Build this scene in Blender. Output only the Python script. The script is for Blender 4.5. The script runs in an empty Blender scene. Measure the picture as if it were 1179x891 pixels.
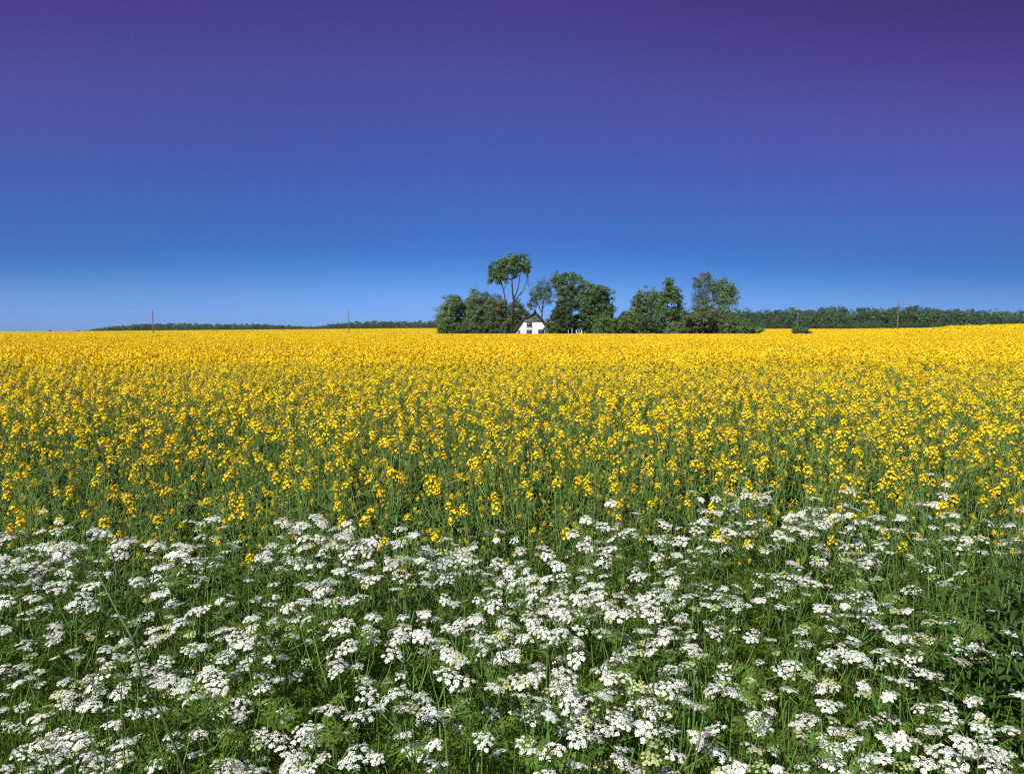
import bpy, math, random
import numpy as np
from mathutils import Vector, Matrix

random.seed(7)
R = np.random.default_rng(11)
scene = bpy.context.scene
COL = scene.collection

# ------------------------------------------------------------------ camera
F_PX, CX, CY, W_PX = 842.0, 589.5, 445.5, 1179.0
PITCH = math.atan(64.0 / F_PX)
EYE = 1.75
cam_d = bpy.data.cameras.new("camera")
cam_d.sensor_width = 36.0
cam_d.lens = 36.0 * F_PX / W_PX
cam_d.clip_start = 0.05
cam_d.clip_end = 8000.0
cam = bpy.data.objects.new("camera", cam_d)
cam.location = (0, 0, EYE)
cam.rotation_euler = (math.pi / 2 - PITCH, 0, 0)
COL.objects.link(cam)
scene.camera = cam

# ------------------------------------------------------------------ sky, sun, exposure
SUN_EL = math.radians(44)
SUN_AZ = math.radians(-146)          # clockwise from +Y: behind the camera, to its left
sun_dir = Vector((math.sin(SUN_AZ) * math.cos(SUN_EL), math.cos(SUN_AZ) * math.cos(SUN_EL), math.sin(SUN_EL)))
world = bpy.data.worlds.new("World")
scene.world = world
world.use_nodes = True
nt = world.node_tree
nt.nodes.clear()
w_out = nt.nodes.new("ShaderNodeOutputWorld")
w_bg = nt.nodes.new("ShaderNodeBackground")
w_bg.inputs["Strength"].default_value = 0.05
w_sky = nt.nodes.new("ShaderNodeTexSky")
w_sky.sky_type = 'NISHITA'
w_sky.sun_disc = False
w_sky.sun_elevation = SUN_EL
w_sky.sun_rotation = SUN_AZ
w_sky.air_density = 1.0
w_sky.dust_density = 0.3
w_sky.ozone_density = 3.0
# a polarised slide-film sky: deeper and more violet with height above the horizon
w_tc = nt.nodes.new("ShaderNodeTexCoord")
w_sep = nt.nodes.new("ShaderNodeSeparateXYZ")
w_ramp = nt.nodes.new("ShaderNodeValToRGB")
w_mul = nt.nodes.new("ShaderNodeMix")
w_mul.data_type = 'RGBA'; w_mul.blend_type = 'MULTIPLY'
w_mul.inputs[0].default_value = 1.0
def _lin(c):
    return [(v / 255 / 12.92) if v / 255 <= 0.04045 else ((v / 255 + 0.055) / 1.055) ** 2.4 for v in c]
# (sine of elevation, film colour wanted there, what the plain sky gives there)
_SKY = [(-0.02, (124, 164, 221), (159, 158, 140)), (0.012, (115, 162, 225), (159, 160, 143)), (0.05, (101, 149, 216), (148, 160, 156)), (0.070, (87, 140, 212), (144, 161, 164)), (0.088, (76, 132, 208), (141, 162, 169)),
        (0.105, (70, 125, 204), (137, 162, 174)), (0.130, (68, 117, 198), (129, 155, 173)), (0.154, (68, 111, 194), (120, 147, 172)), (0.212, (72, 97, 183), (106, 133, 162)),
        (0.266, (75, 88, 171), (96, 122, 153)), (0.318, (77, 81, 162), (88, 113, 145)), (0.40, (74, 63, 139), (77, 101, 132)), (0.50, (62, 50, 114), (70, 95, 126)), (0.62, (64, 56, 120), (65, 88, 118)), (0.78, (84, 92, 138), (62, 86, 115)), (1.0, (104, 114, 146), (60, 82, 110))]
SKY_STOPS = [(max(0.0, min(1.0, 0.5 + 0.5 * z)), [0.820 * a / b for a, b in zip(_lin(t), _lin(p))]) for z, t, p in _SKY]
w_ramp.color_ramp.interpolation = 'LINEAR'
def set_ramp(stops):
    cr = w_ramp.color_ramp
    while len(cr.elements) > 1:
        cr.elements.remove(cr.elements[-1])
    cr.elements[0].position = stops[0][0]; cr.elements[0].color = (*stops[0][1], 1)
    for p, c in stops[1:]:
        e = cr.elements.new(p); e.color = (*c, 1)
set_ramp(SKY_STOPS)
nt.links.new(w_tc.outputs["Generated"], w_sep.inputs[0])
w_el = nt.nodes.new("ShaderNodeMapRange")
w_el.inputs["From Min"].default_value = -1.0; w_el.inputs["From Max"].default_value = 1.0
# the deep violet comes lower away from the middle of the view of the sky, most of all to the right
def _math(op, a, b):
    m = nt.nodes.new("ShaderNodeMath"); m.operation = op
    for k, v in enumerate((a, b)):
        if isinstance(v, (int, float)): m.inputs[k].default_value = v
        else: nt.links.new(v, m.inputs[k])
    return m.outputs[0]
_x = w_sep.outputs["X"]
_k = _math('ADD', 1.0, _math('MULTIPLY', _x, _math('ADD', 0.25, _math('MULTIPLY', _x, 1.2))))
nt.links.new(_math('MULTIPLY', w_sep.outputs["Z"], _k), w_el.inputs["Value"])
nt.links.new(w_el.outputs[0], w_ramp.inputs[0])
# the polariser bites hardest towards the right, about a right angle from the sun
w_ramp_b = nt.nodes.new("ShaderNodeValToRGB")
w_ramp_b.color_ramp.elements[0].position = 0.45; w_ramp_b.color_ramp.elements[0].color = (1, 1, 1, 1)
w_ramp_b.color_ramp.elements[1].position = 0.95; w_ramp_b.color_ramp.elements[1].color = (0.70, 0.74, 0.79, 1)
w_az = nt.nodes.new("ShaderNodeMapRange")
w_az.inputs["From Min"].default_value = -0.62; w_az.inputs["From Max"].default_value = 0.62
nt.links.new(w_sep.outputs["X"], w_az.inputs["Value"])
nt.links.new(w_az.outputs[0], w_ramp_b.inputs[0])
w_mul2 = nt.nodes.new("ShaderNodeMix")
w_mul2.data_type = 'RGBA'; w_mul2.blend_type = 'MULTIPLY'; w_mul2.inputs[0].default_value = 1.0
nt.links.new(w_sky.outputs[0], w_mul2.inputs[6]); nt.links.new(w_ramp_b.outputs[0], w_mul2.inputs[7])
nt.links.new(w_mul2.outputs[2], w_mul.inputs[6])
nt.links.new(w_ramp.outputs[0], w_mul.inputs[7])
nt.links.new(w_mul.outputs[2], w_bg.inputs["Color"])
nt.links.new(w_bg.outputs[0], w_out.inputs["Surface"])

sun_d = bpy.data.lights.new("sun", 'SUN')
sun_d.energy = 4.6
sun_d.angle = math.radians(0.5)
sun_d.color = (1.0, 0.95, 0.87)
sun = bpy.data.objects.new("sun", sun_d)
sun.rotation_euler = sun_dir.to_track_quat('Z', 'Y').to_euler()
sun.location = (-20, -20, 40)
COL.objects.link(sun)

scene.view_settings.view_transform = 'Standard'
scene.view_settings.look = 'None'
scene.view_settings.exposure = 0.55
scene.view_settings.gamma = 1.0
scene.view_settings.use_curve_mapping = False
scene.render.engine = 'CYCLES'
cy = scene.cycles
cy.use_denoising = False
cy.max_bounces = 6; cy.diffuse_bounces = 3; cy.glossy_bounces = 2
cy.transmission_bounces = 4; cy.transparent_max_bounces = 4; cy.volume_bounces = 0
cy.filter_width = 1.25
cy.use_adaptive_sampling = True
cy.adaptive_threshold = 0.02

# ------------------------------------------------------------------ helpers
def smooth(t):
    t = np.clip(t, 0.0, 1.0)
    return t * t * (3 - 2 * t)

def ground_z(x, y):
    x = np.asarray(x, float); y = np.asarray(y, float)
    u = x / np.maximum(y, 1.0)
    amp = 3.1 * np.clip((u + 0.72) / 0.60, 0.12, 1.0)
    z = smooth((y - 240) / 380) * amp
    z = z - 0.25 * smooth((y - 60) / 140)
    z = z + smooth((u - 0.40) / 0.32) * 1.30 * smooth((y - 15) / 75)
    return z

def at(px, py, Y):
    """photo pixel -> point at distance Y along the ground axis"""
    yv = CY - py
    dy = F_PX * math.cos(PITCH) + yv * math.sin(PITCH)
    dz = yv * math.cos(PITCH) - F_PX * math.sin(PITCH)
    t = Y / dy
    return Vector(((px - CX) * t, Y, EYE + dz * t))

def to_px(x, y, z):
    dz = z - EYE
    fw = y * math.cos(PITCH) - dz * math.sin(PITCH)
    up = y * math.sin(PITCH) + dz * math.cos(PITCH)
    return CX + F_PX * x / fw, CY - F_PX * up / fw

class MB:
    """collects faces, then links them as ONE mesh"""
    def __init__(self):
        self.V = []; self.F = []; self.n = 0
    def add(self, verts, faces, mat=0):
        verts = np.asarray(verts, float).reshape(-1, 3)
        faces = np.asarray(faces, int)
        if len(faces) == 0: return
        self.V.append(verts); self.F.append((faces + self.n, mat)); self.n += len(verts)
    def quads(self, c, U, V, mat=0, rhomb=False):
        c = np.asarray(c, float).reshape(-1, 3); N = len(c)
        U = np.broadcast_to(U, (N, 3)); V = np.broadcast_to(V, (N, 3))
        if rhomb: P = np.stack([c - U, c + V, c + U, c - V], 1)
        else: P = np.stack([c - U - V, c + U - V, c + U + V, c - U + V], 1)
        self.add(P.reshape(-1, 3), np.arange(4 * N).reshape(N, 4), mat)
    def tube(self, path, rad, sides=4, mat=0):
        path = np.asarray(path, float); P = len(path)
        rad = np.broadcast_to(rad, (P,))
        T = np.gradient(path, axis=0)
        T /= np.linalg.norm(T, axis=1, keepdims=True) + 1e-9
        ref = np.array([0.31, 0.95, 0.07]) if abs(T[0] @ np.array([0.31, 0.95, 0.07])) < 0.9 else np.array([1.0, 0, 0])
        A = np.cross(T, ref); A /= np.linalg.norm(A, axis=1, keepdims=True) + 1e-9
        B = np.cross(T, A)
        ang = np.arange(sides) * 2 * math.pi / sides
        ring = path[:, None, :] + rad[:, None, None] * (np.cos(ang)[None, :, None] * A[:, None, :] + np.sin(ang)[None, :, None] * B[:, None, :])
        idx = np.arange(P * sides).reshape(P, sides)
        f = np.stack([idx[:-1], np.roll(idx[:-1], -1, 1), np.roll(idx[1:], -1, 1), idx[1:]], -1).reshape(-1, 4)
        self.add(ring.reshape(-1, 3), f, mat)
    def box(self, x0, x1, y0, y1, z0, z1, mat=0):
        v = [(x, y, z) for z in (z0, z1) for y in (y0, y1) for x in (x0, x1)]
        self.add(v, [(0, 2, 3, 1), (4, 5, 7, 6), (0, 1, 5, 4), (2, 6, 7, 3), (0, 4, 6, 2), (1, 3, 7, 5)], mat)
    def merge(self, o, loc=(0, 0, 0), rz=0.0, sc=1.0, M3=None, mats=None):
        if M3 is None:
            c, s = math.cos(rz), math.sin(rz)
            M3 = np.array([[c, -s, 0], [s, c, 0], [0, 0, 1]]) * sc
        for v in o.V: self.V.append(v @ M3.T + np.asarray(loc, float))
        for f, m in o.F: self.F.append((f + self.n, m if mats is None else mats[m]))
        self.n += o.n
    def mesh(self, name, mats, shade_smooth=False):
        me = bpy.data.meshes.new(name)
        V = np.concatenate(self.V); me.vertices.add(len(V)); me.vertices.foreach_set("co", V.ravel().astype(np.float32))
        loops = np.concatenate([f.ravel() for f, m in self.F])
        tot = np.concatenate([np.full(len(f), f.shape[1]) for f, m in self.F])
        mi = np.concatenate([np.full(len(f), m) for f, m in self.F])
        me.loops.add(len(loops)); me.loops.foreach_set("vertex_index", loops.astype(np.int32))
        me.polygons.add(len(tot)); me.polygons.foreach_set("loop_start", np.concatenate([[0], np.cumsum(tot)[:-1]]).astype(np.int32))
        me.polygons.foreach_set("material_index", mi.astype(np.int32))
        if shade_smooth: me.polygons.foreach_set("use_smooth", np.ones(len(tot), bool))
        for m in (mats if isinstance(mats, (list, tuple)) else [mats]): me.materials.append(m)
        me.update(calc_edges=True); me.validate()
        return me
    def build(self, name, mats, parent=None, shade_smooth=False, loc=None):
        o = bpy.data.objects.new(name, self.mesh(name, mats, shade_smooth))
        COL.objects.link(o)
        if parent is not None: o.parent = parent
        if loc is not None: o.location = loc
        return o

def empty(name, loc=(0, 0, 0), rz=0.0):
    o = bpy.data.objects.new(name, None)
    o.empty_display_size = 0.2
    o.location = loc; o.rotation_euler = (0, 0, rz)
    COL.objects.link(o)
    return o

def tag(o, label=None, cat=None, group=None, kind=None):
    if label: o["label"] = label
    if cat: o["category"] = cat
    if group: o["group"] = group
    if kind: o["kind"] = kind
    return o

def child(parent, mesh, name, loc=(0, 0, 0), rot=(0, 0, 0), sc=1.0):
    o = bpy.data.objects.new(name, mesh)
    o.parent = parent; o.location = loc; o.rotation_euler = rot
    o.scale = (sc, sc, sc) if not isinstance(sc, tuple) else sc
    COL.objects.link(o)
    return o

def copy_tree(root, kids):
    r = root.copy(); COL.objects.link(r)
    for k in kids:
        c = k.copy(); c.parent = r; COL.objects.link(c)
    return r

# ------------------------------------------------------------------ materials
def leaf_mat(name, col, var=0.25, trans=0.35, rough=0.55, spec=0.3, noise=3.0, tcol=None, hue=0.03, inst=0.12):
    m = bpy.data.materials.new(name); m.use_nodes = True
    n = m.node_tree.nodes; L = m.node_tree.links; n.clear()
    out = n.new("ShaderNodeOutputMaterial")
    geo = n.new("ShaderNodeNewGeometry")
    nz = n.new("ShaderNodeTexNoise"); nz.inputs["Scale"].default_value = noise; nz.inputs["Detail"].default_value = 3
    L.new(geo.outputs["Position"], nz.inputs["Vector"])
    oi = n.new("ShaderNodeObjectInfo")
    mr = n.new("ShaderNodeMapRange"); mr.inputs["From Min"].default_value = 0.3; mr.inputs["From Max"].default_value = 0.7
    mr.inputs["To Min"].default_value = 1 - var; mr.inputs["To Max"].default_value = 1 + var
    L.new(nz.outputs["Fac"], mr.inputs["Value"])
    mi = n.new("ShaderNodeMapRange"); mi.inputs["To Min"].default_value = 1 - inst; mi.inputs["To Max"].default_value = 1 + inst
    L.new(oi.outputs["Random"], mi.inputs["Value"])
    mu = n.new("ShaderNodeMath"); mu.operation = 'MULTIPLY'
    L.new(mr.outputs[0], mu.inputs[0]); L.new(mi.outputs[0], mu.inputs[1])
    mh = n.new("ShaderNodeMapRange"); mh.inputs["From Min"].default_value = 0.3; mh.inputs["From Max"].default_value = 0.7
    mh.inputs["To Min"].default_value = 0.5 - hue; mh.inputs["To Max"].default_value = 0.5 + hue
    L.new(nz.outputs["Fac"], mh.inputs["Value"])
    hs = n.new("ShaderNodeHueSaturation"); hs.inputs["Color"].default_value = (*col, 1)
    L.new(mu.outputs[0], hs.inputs["Value"]); L.new(mh.outputs[0], hs.inputs["Hue"])
    pb = n.new("ShaderNodeBsdfPrincipled"); pb.inputs["Roughness"].default_value = rough
    pb.inputs["Specular IOR Level"].default_value = spec
    L.new(hs.outputs[0], pb.inputs["Base Color"])
    if trans > 0:
        tr = n.new("ShaderNodeBsdfTranslucent")
        if tcol:
            hs2 = n.new("ShaderNodeHueSaturation"); hs2.inputs["Color"].default_value = (*tcol, 1)
            L.new(mu.outputs[0], hs2.inputs["Value"]); L.new(hs2.outputs[0], tr.inputs["Color"])
        else: L.new(hs.outputs[0], tr.inputs["Color"])
        mx = n.new("ShaderNodeMixShader"); mx.inputs[0].default_value = trans
        L.new(pb.outputs[0], mx.inputs[1]); L.new(tr.outputs[0], mx.inputs[2]); L.new(mx.outputs[0], out.inputs["Surface"])
    else: L.new(pb.outputs[0], out.inputs["Surface"])
    return m

def plain_mat(name, col, rough=0.7, noise=6.0, var=0.2, spec=0.3):
    return leaf_mat(name, col, var=var, trans=0.0, rough=rough, spec=spec, noise=noise, hue=0.01, inst=0.0)

def glass_mat(name, col):
    m = bpy.data.materials.new(name); m.use_nodes = True
    p = m.node_tree.nodes["Principled BSDF"]
    p.inputs["Base Color"].default_value = (*col, 1); p.inputs["Roughness"].default_value = 0.08
    p.inputs["Specular IOR Level"].default_value = 0.6
    return m

M_PETAL = leaf_mat("rape_petal", (0.90, 0.655, 0.015), var=0.12, trans=0.30, rough=0.6, spec=0.2, noise=1.2, hue=0.008, inst=0.06)
M_BUD = leaf_mat("rape_bud", (0.42, 0.40, 0.03), var=0.2, trans=0.2, noise=20)
M_RSTEM = leaf_mat("rape_stem", (0.165, 0.26, 0.062), var=0.25, trans=0.15, noise=5)
M_RLEAF = leaf_mat("rape_leaf", (0.095, 0.178, 0.036), var=0.3, trans=0.42, noise=6, tcol=(0.12, 0.2, 0.03))
M_WHITE = leaf_mat("parsley_petal", (0.86, 0.87, 0.80), var=0.05, trans=0.34, rough=0.7, spec=0.15, noise=9, hue=0.01, inst=0.04)
M_CREAM = leaf_mat("parsley_bud", (0.55, 0.60, 0.28), var=0.15, trans=0.22, noise=15)
M_PSTEM = leaf_mat("parsley_stem", (0.11, 0.20, 0.045), var=0.25, trans=0.1, noise=8, rough=0.45)
M_DSTEM = leaf_mat("old_stem", (0.055, 0.095, 0.028), var=0.35, trans=0.0, noise=14, rough=0.6)
M_PLEAF = leaf_mat("parsley_leaf", (0.120, 0.195, 0.028), var=0.4, trans=0.45, noise=7, tcol=(0.24, 0.33, 0.02))
M_GRASS = leaf_mat("grass_blade", (0.120, 0.195, 0.030), var=0.4, trans=0.45, noise=6, tcol=(0.24, 0.33, 0.02))
M_STRAW = leaf_mat("dry_blade", (0.24, 0.20, 0.08), var=0.3, trans=0.3, noise=9)
M_WEED = leaf_mat("weed_leaf", (0.045, 0.100, 0.016), var=0.3, trans=0.3, noise=8, rough=0.4, tcol=(0.08, 0.17, 0.02))
M_PURPLE = leaf_mat("purple_petal", (0.10, 0.06, 0.30), var=0.1, trans=0.2)
M_RUST = leaf_mat("rusty_petal", (0.50, 0.20, 0.10), var=0.15, trans=0.2)
M_BARK = plain_mat("bark", (0.038, 0.031, 0.025), rough=0.9, noise=3)
M_TWIG = plain_mat("grey_twig", (0.12, 0.105, 0.10), rough=0.9, noise=2)
M_POLE = plain_mat("weathered_wood", (0.13, 0.118, 0.10), rough=0.85)
M_WIRE = plain_mat("wire", (0.25, 0.27, 0.30), rough=0.5)
M_CERAMIC = plain_mat("ceramic", (0.55, 0.56, 0.54), rough=0.3)
M_WALL = plain_mat("limewash", (0.70, 0.715, 0.745), rough=0.9, noise=1.2, var=0.05)
M_PAINT = plain_mat("white_paint", (0.55, 0.55, 0.51), rough=0.6, var=0.05)
M_THATCH = plain_mat("thatch", (0.032, 0.029, 0.027), rough=1.0, noise=5, var=0.35)
M_SHINGLE = plain_mat("gable_shingle", (0.115, 0.115, 0.090), rough=0.9, noise=8, var=0.25)
M_BOARD = plain_mat("green_board", (0.12, 0.16, 0.13), rough=0.7)
M_DOOR = plain_mat("brown_door", (0.20, 0.075, 0.03), rough=0.6)
M_BRICK = plain_mat("dark_brick", (0.035, 0.024, 0.020), rough=0.9)
M_GLASS = glass_mat("window_glass", (0.04, 0.06, 0.055))
M_SLATE = plain_mat("dark_slate", (0.035, 0.035, 0.04), rough=0.7)

def soil_mat():
    m = bpy.data.materials.new("field_soil"); m.use_nodes = True
    n = m.node_tree.nodes; L = m.node_tree.links
    p = n["Principled BSDF"]; p.inputs["Roughness"].default_value = 1.0; p.inputs["Specular IOR Level"].default_value = 0.1
    geo = n.new("ShaderNodeNewGeometry"); nz = n.new("ShaderNodeTexNoise"); nz.inputs["Scale"].default_value = 4; nz.inputs["Detail"].default_value = 8
    cr = n.new("ShaderNodeValToRGB")
    cr.color_ramp.elements[0].color = (0.022, 0.028, 0.010, 1); cr.color_ramp.elements[1].color = (0.055, 0.060, 0.020, 1)
    L.new(geo.outputs["Position"], nz.inputs["Vector"]); L.new(nz.outputs["Fac"], cr.inputs[0]); L.new(cr.outputs[0], p.inputs["Base Color"])
    b = n.new("ShaderNodeBump"); b.inputs["Strength"].default_value = 0.6; b.inputs["Distance"].default_value = 0.05
    L.new(nz.outputs["Fac"], b.inputs["Height"]); L.new(b.outputs[0], p.inputs["Normal"])
    return m

# ------------------------------------------------------------------ ground: one sheet to the horizon
def build_ground():
    rr = np.concatenate([[0.0], np.geomspace(0.6, 5000, 110)])
    na = 240
    aa = np.linspace(0, 2 * math.pi, na, endpoint=False)
    X = rr[:, None] * np.sin(aa)[None]; Y = rr[:, None] * np.cos(aa)[None]
    Z = np.where(Y > 0, ground_z(X, Y), 0.0)
    mb = MB()
    idx = np.arange(len(rr) * na).reshape(len(rr), na)
    f = np.stack([idx[:-1], np.roll(idx[:-1], -1, 1), np.roll(idx[1:], -1, 1), idx[1:]], -1)[1:].reshape(-1, 4)
    mb.add(np.stack([X, Y, Z], -1).reshape(-1, 3), f)
    mb.add(np.concatenate([[[0, 0, 0]], np.stack([X[1], Y[1], Z[1]], -1)]), [(0, 1 + (i + 1) % na, 1 + i) for i in range(na)])
    o = mb.build("ground", soil_mat(), shade_smooth=True)
    tag(o, "dark soil under the crop and the verge plants", kind='structure')
build_ground()

# ------------------------------------------------------------------ geometry-node scatter for stuff nobody could count
def scatter(name, pts, rz, sc, idx, sources, label, cat):
    """ONE object: source meshes placed on its points"""
    src = bpy.data.collections.new(name + "_sources")
    for k, me in enumerate(sources):
        o = bpy.data.objects.new("%s_patch.%03d" % (name, k), me); src.objects.link(o)
    pts = np.asarray(pts, float)
    me = bpy.data.meshes.new(name)
    me.vertices.add(len(pts)); me.vertices.foreach_set("co", pts.ravel().astype(np.float32))
    for an, ty, da in (("turn", 'FLOAT', rz), ("size", 'FLOAT', sc), ("pick", 'INT', idx)):
        a = me.attributes.new(an, ty, 'POINT'); a.data.foreach_set("value", np.asarray(da))
    o = bpy.data.objects.new(name, me); COL.objects.link(o)
    ng = bpy.data.node_groups.new(name + "_scatter", 'GeometryNodeTree')
    ng.interface.new_socket("Geometry", in_out='INPUT', socket_type='NodeSocketGeometry')
    ng.interface.new_socket("Geometry", in_out='OUTPUT', socket_type='NodeSocketGeometry')
    n, L = ng.nodes, ng.links
    gi, go = n.new("NodeGroupInput"), n.new("NodeGroupOutput")
    iop = n.new("GeometryNodeInstanceOnPoints"); ci = n.new("GeometryNodeCollectionInfo")
    ci.inputs["Collection"].default_value = src; ci.inputs["Separate Children"].default_value = True; ci.inputs["Reset Children"].default_value = True
    def attr(nm, ty):
        a = n.new("GeometryNodeInputNamedAttribute"); a.data_type = ty; a.inputs["Name"].default_value = nm; return a.outputs["Attribute"]
    cx = n.new("ShaderNodeCombineXYZ"); L.new(attr("turn", 'FLOAT'), cx.inputs[2])
    er = n.new("FunctionNodeEulerToRotation"); L.new(cx.outputs[0], er.inputs[0])
    L.new(gi.outputs[0], iop.inputs["Points"]); L.new(ci.outputs[0], iop.inputs["Instance"])
    iop.inputs["Pick Instance"].default_value = True
    L.new(attr("pick", 'INT'), iop.inputs["Instance Index"])
    L.new(er.outputs[0], iop.inputs["Rotation"]); L.new(attr("size", 'FLOAT'), iop.inputs["Scale"])
    L.new(iop.outputs[0], go.inputs[0])
    md = o.modifiers.new("scatter", 'NODES'); md.node_group = ng
    tag(o, label, cat, kind='stuff')
    return o

def rand_unit(rng, n):
    v = rng.normal(size=(n, 3)); return v / np.linalg.norm(v, axis=1, keepdims=True)

def perp(nrm, rng):
    a = np.cross(nrm, rand_unit(rng, len(nrm))); a /= np.linalg.norm(a, axis=1, keepdims=True) + 1e-9
    return a, np.cross(nrm, a)

# ================================================================== FARMSTEAD (about 205 m away)
D0 = 205.0
def gz(x, y): return float(ground_z(x, y))

def build_house():
    Y = D0
    px = lambda a: at(a, 382, Y).x
    pz = lambda b: at(600, b, Y).z
    g = gz(px(612), Y)
    root = empty("farmhouse", (px(612), Y, g))
    tag(root, "white farmhouse with dark thatched roof and gable end facing the field", "house")
    ox = px(612)
    X = lambda a: px(a) - ox
    Z = lambda b: pz(b) - g
    depth = 13.0
    xl, xr, xlt, xrt = X(591.0), X(629.4), X(601.2), X(622.4)
    zb, zt, zr = -0.4, Z(369.3), Z(371.5)
    # gable wall: limewashed trapezoid whose left slope follows the roof nearly to the ground
    prof = [(xl, zb), (xr, zb), (xr, Z(378.5)), (xrt, zt), (xlt, zt), (xl, Z(384.0))]
    m = MB(); n = len(prof)
    v = [(x, 0, z) for x, z in prof] + [(x, depth, z) for x, z in prof]
    m.add(v, [(0, 1, 2, 3), (3, 4, 5, 0)]); m.add(v, [(n + 3, n + 2, n + 1, n), (n, n + 5, n + 4, n + 3)])
    m.add(v, [(i, n + i, n + (i + 1) % n, (i + 1) % n) for i in range(n)])
    m.build("wall", M_WALL, root)
    # shingled gable triangle above it
    apx, apz = X(616.0), Z(362.0)
    gm = MB()
    tri = [(xlt - 0.2, zt + 0.004), (xrt + 0.2, zt + 0.004), (apx, apz)]
    v = [(x, -0.16, z) for x, z in tri] + [(x, 0.3, z) for x, z in tri]
    gm.add(v, [(0, 1, 2), (5, 4, 3)]); gm.add(v, [(0, 3, 4, 1), (1, 4, 5, 2), (2, 5, 3, 0)])
    gable = gm.build("gable", M_SHINGLE, root)
    bm_ = MB(); bm_.box(xlt - 0.25, xrt + 0.25, -0.26, -0.165, zt - 0.16, zt + 0.22)
    bm_.build("gable_board", M_BOARD, root)
    # half-round window in the gable
    cxw, czw, rw = X(615.2), zt + 0.30, 0.66
    fr, gl = MB(), MB()
    ang = np.linspace(0, math.pi, 15)
    fr.tube([(cxw + rw * math.cos(a), -0.19, czw + rw * math.sin(a)) for a in ang], 0.06, 4)
    fr.box(cxw - rw, cxw + rw, -0.24, -0.17, czw - 0.06, czw + 0.05)
    for a in (math.pi / 3, math.pi / 2, 2 * math.pi / 3):
        fr.tube([(cxw, -0.19, czw), (cxw + rw * math.cos(a), -0.19, czw + rw * math.sin(a))], 0.03, 4)
    gv = [(cxw, -0.175, czw)] + [(cxw + rw * math.cos(a), -0.175, czw + rw * math.sin(a)) for a in ang]
    gl.add(gv, [(0, i, i + 1) for i in range(1, 15)])
    f = fr.build("window", M_SHINGLE, gable); gl.build("pane", M_GLASS, root).parent = f
    # thatched roof: two slopes, thick edges, overhanging the gable
    rm = MB()
    def slope(poly, t, out):
        """thatch of thickness t laid along a bent slope, straw ends showing at the gable"""
        P2 = [Vector(p) for p in poly]; pts = []; nor = []
        for i in range(len(P2) - 1):
            for k in range(4): pts.append(P2[i].lerp(P2[i + 1], k / 4))
        pts.append(P2[-1])
        for i in range(len(pts)):
            d = (pts[min(i + 1, len(pts) - 1)] - pts[max(i - 1, 0)]).normalized(); n_ = Vector((d.y, -d.x))
            if n_.x * out < 0: n_ = -n_
            nor.append(n_)
        k1 = len(pts); y0, y1 = -0.32, depth + 0.6
        lo = [(p.x, y, p.y) for y in (y0, y1) for p in pts]; hi = [(p.x + n_.x * t, y, p.y + n_.y * t) for y in (y0, y1) for p, n_ in zip(pts, nor)]
        F = []
        for i in range(k1 - 1):
            F += [(i, i + 1, 2 * k1 + i + 1, 2 * k1 + i), (k1 + i, 3 * k1 + i, 3 * k1 + i + 1, k1 + i + 1),
                  (i, k1 + i, k1 + i + 1, i + 1), (2 * k1 + i, 2 * k1 + i + 1, 3 * k1 + i + 1, 3 * k1 + i)]
        F += [(0, 2 * k1, 3 * k1, k1), (k1 - 1, 2 * k1 - 1, 4 * k1 - 1, 3 * k1 - 1)]
        rm.add(lo + hi, F)
    slope([(apx + 0.05, apz - 0.02), (X(602.6), Z(369.0)), (X(592.0), Z(384.4))], 0.60, -1)
    slope([(apx - 0.05, apz - 0.02), (X(622.4), Z(368.6)), (X(629.2), Z(378.4))], 0.72, 1)
    rm.tube([(apx, -0.30, apz + 0.42), (apx, depth + 0.5, apz + 0.42)], 0.42, 7)
    roof = rm.build("roof", M_THATCH, root)
    cm = MB(); cm.box(apx - 0.28, apx + 0.28, 1.2, 1.9, apz + 0.2, apz + 1.25); cm.box(apx - 0.34, apx + 0.34, 1.13, 1.97, apz + 1.252, apz + 1.36)
    cm.build("chimney", M_BRICK, roof)
    # windows and door
    def window(x0, x1, z0, z1, cols, rows, mat):
        fm, pm, sm = MB(), MB(), MB(); w = 0.09
        fm.box(x0, x0 + w, -0.055, 0.03, z0, z1); fm.box(x1 - w, x1, -0.055, 0.03, z0, z1)
        fm.box(x0 + w, x1 - w, -0.055, 0.03, z1 - w, z1); fm.box(x0 + w, x1 - w, -0.055, 0.03, z0, z0 + w)
        for k in range(1, cols):
            x = x0 + (x1 - x0) * k / cols; fm.box(x - 0.035, x + 0.035, -0.05, 0.0, z0 + w, z1 - w)
        for k in range(1, rows):
            z = z0 + (z1 - z0) * k / rows; fm.box(x0 + w, x1 - w, -0.045, 0.0, z - 0.025, z + 0.025)
        fo = fm.build("window", mat, root)
        pm.box(x0 + w, x1 - w, -0.018, 0.02, z0 + w, z1 - w); pm.build("pane", M_GLASS, fo)
        sm.box(x0 - 0.08, x1 + 0.08, -0.12, 0.02, z0 - 0.1, z0 - 0.003); sm.build("sill", M_PAINT, fo)
    window(X(606.3), X(612.5), Z(376.6), Z(371.2), 3, 2, M_BOARD)
    window(X(606.2), X(612.5), Z(385.2), Z(379.6), 2, 2, M_BOARD)
    window(X(619.5), X(626.3), Z(384.2), Z(379.2), 3, 1, M_BOARD)
    dm = MB(); dm.box(X(595.8), X(599.0), -0.06, 0.02, zb, Z(380.2))
    d = dm.build("door", M_DOOR, root)
    hm = MB(); hm.box(X(598.3), X(598.6), -0.11, -0.062, 1.0, 1.12); hm.build("handle", M_BRICK, d)
build_house()

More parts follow.
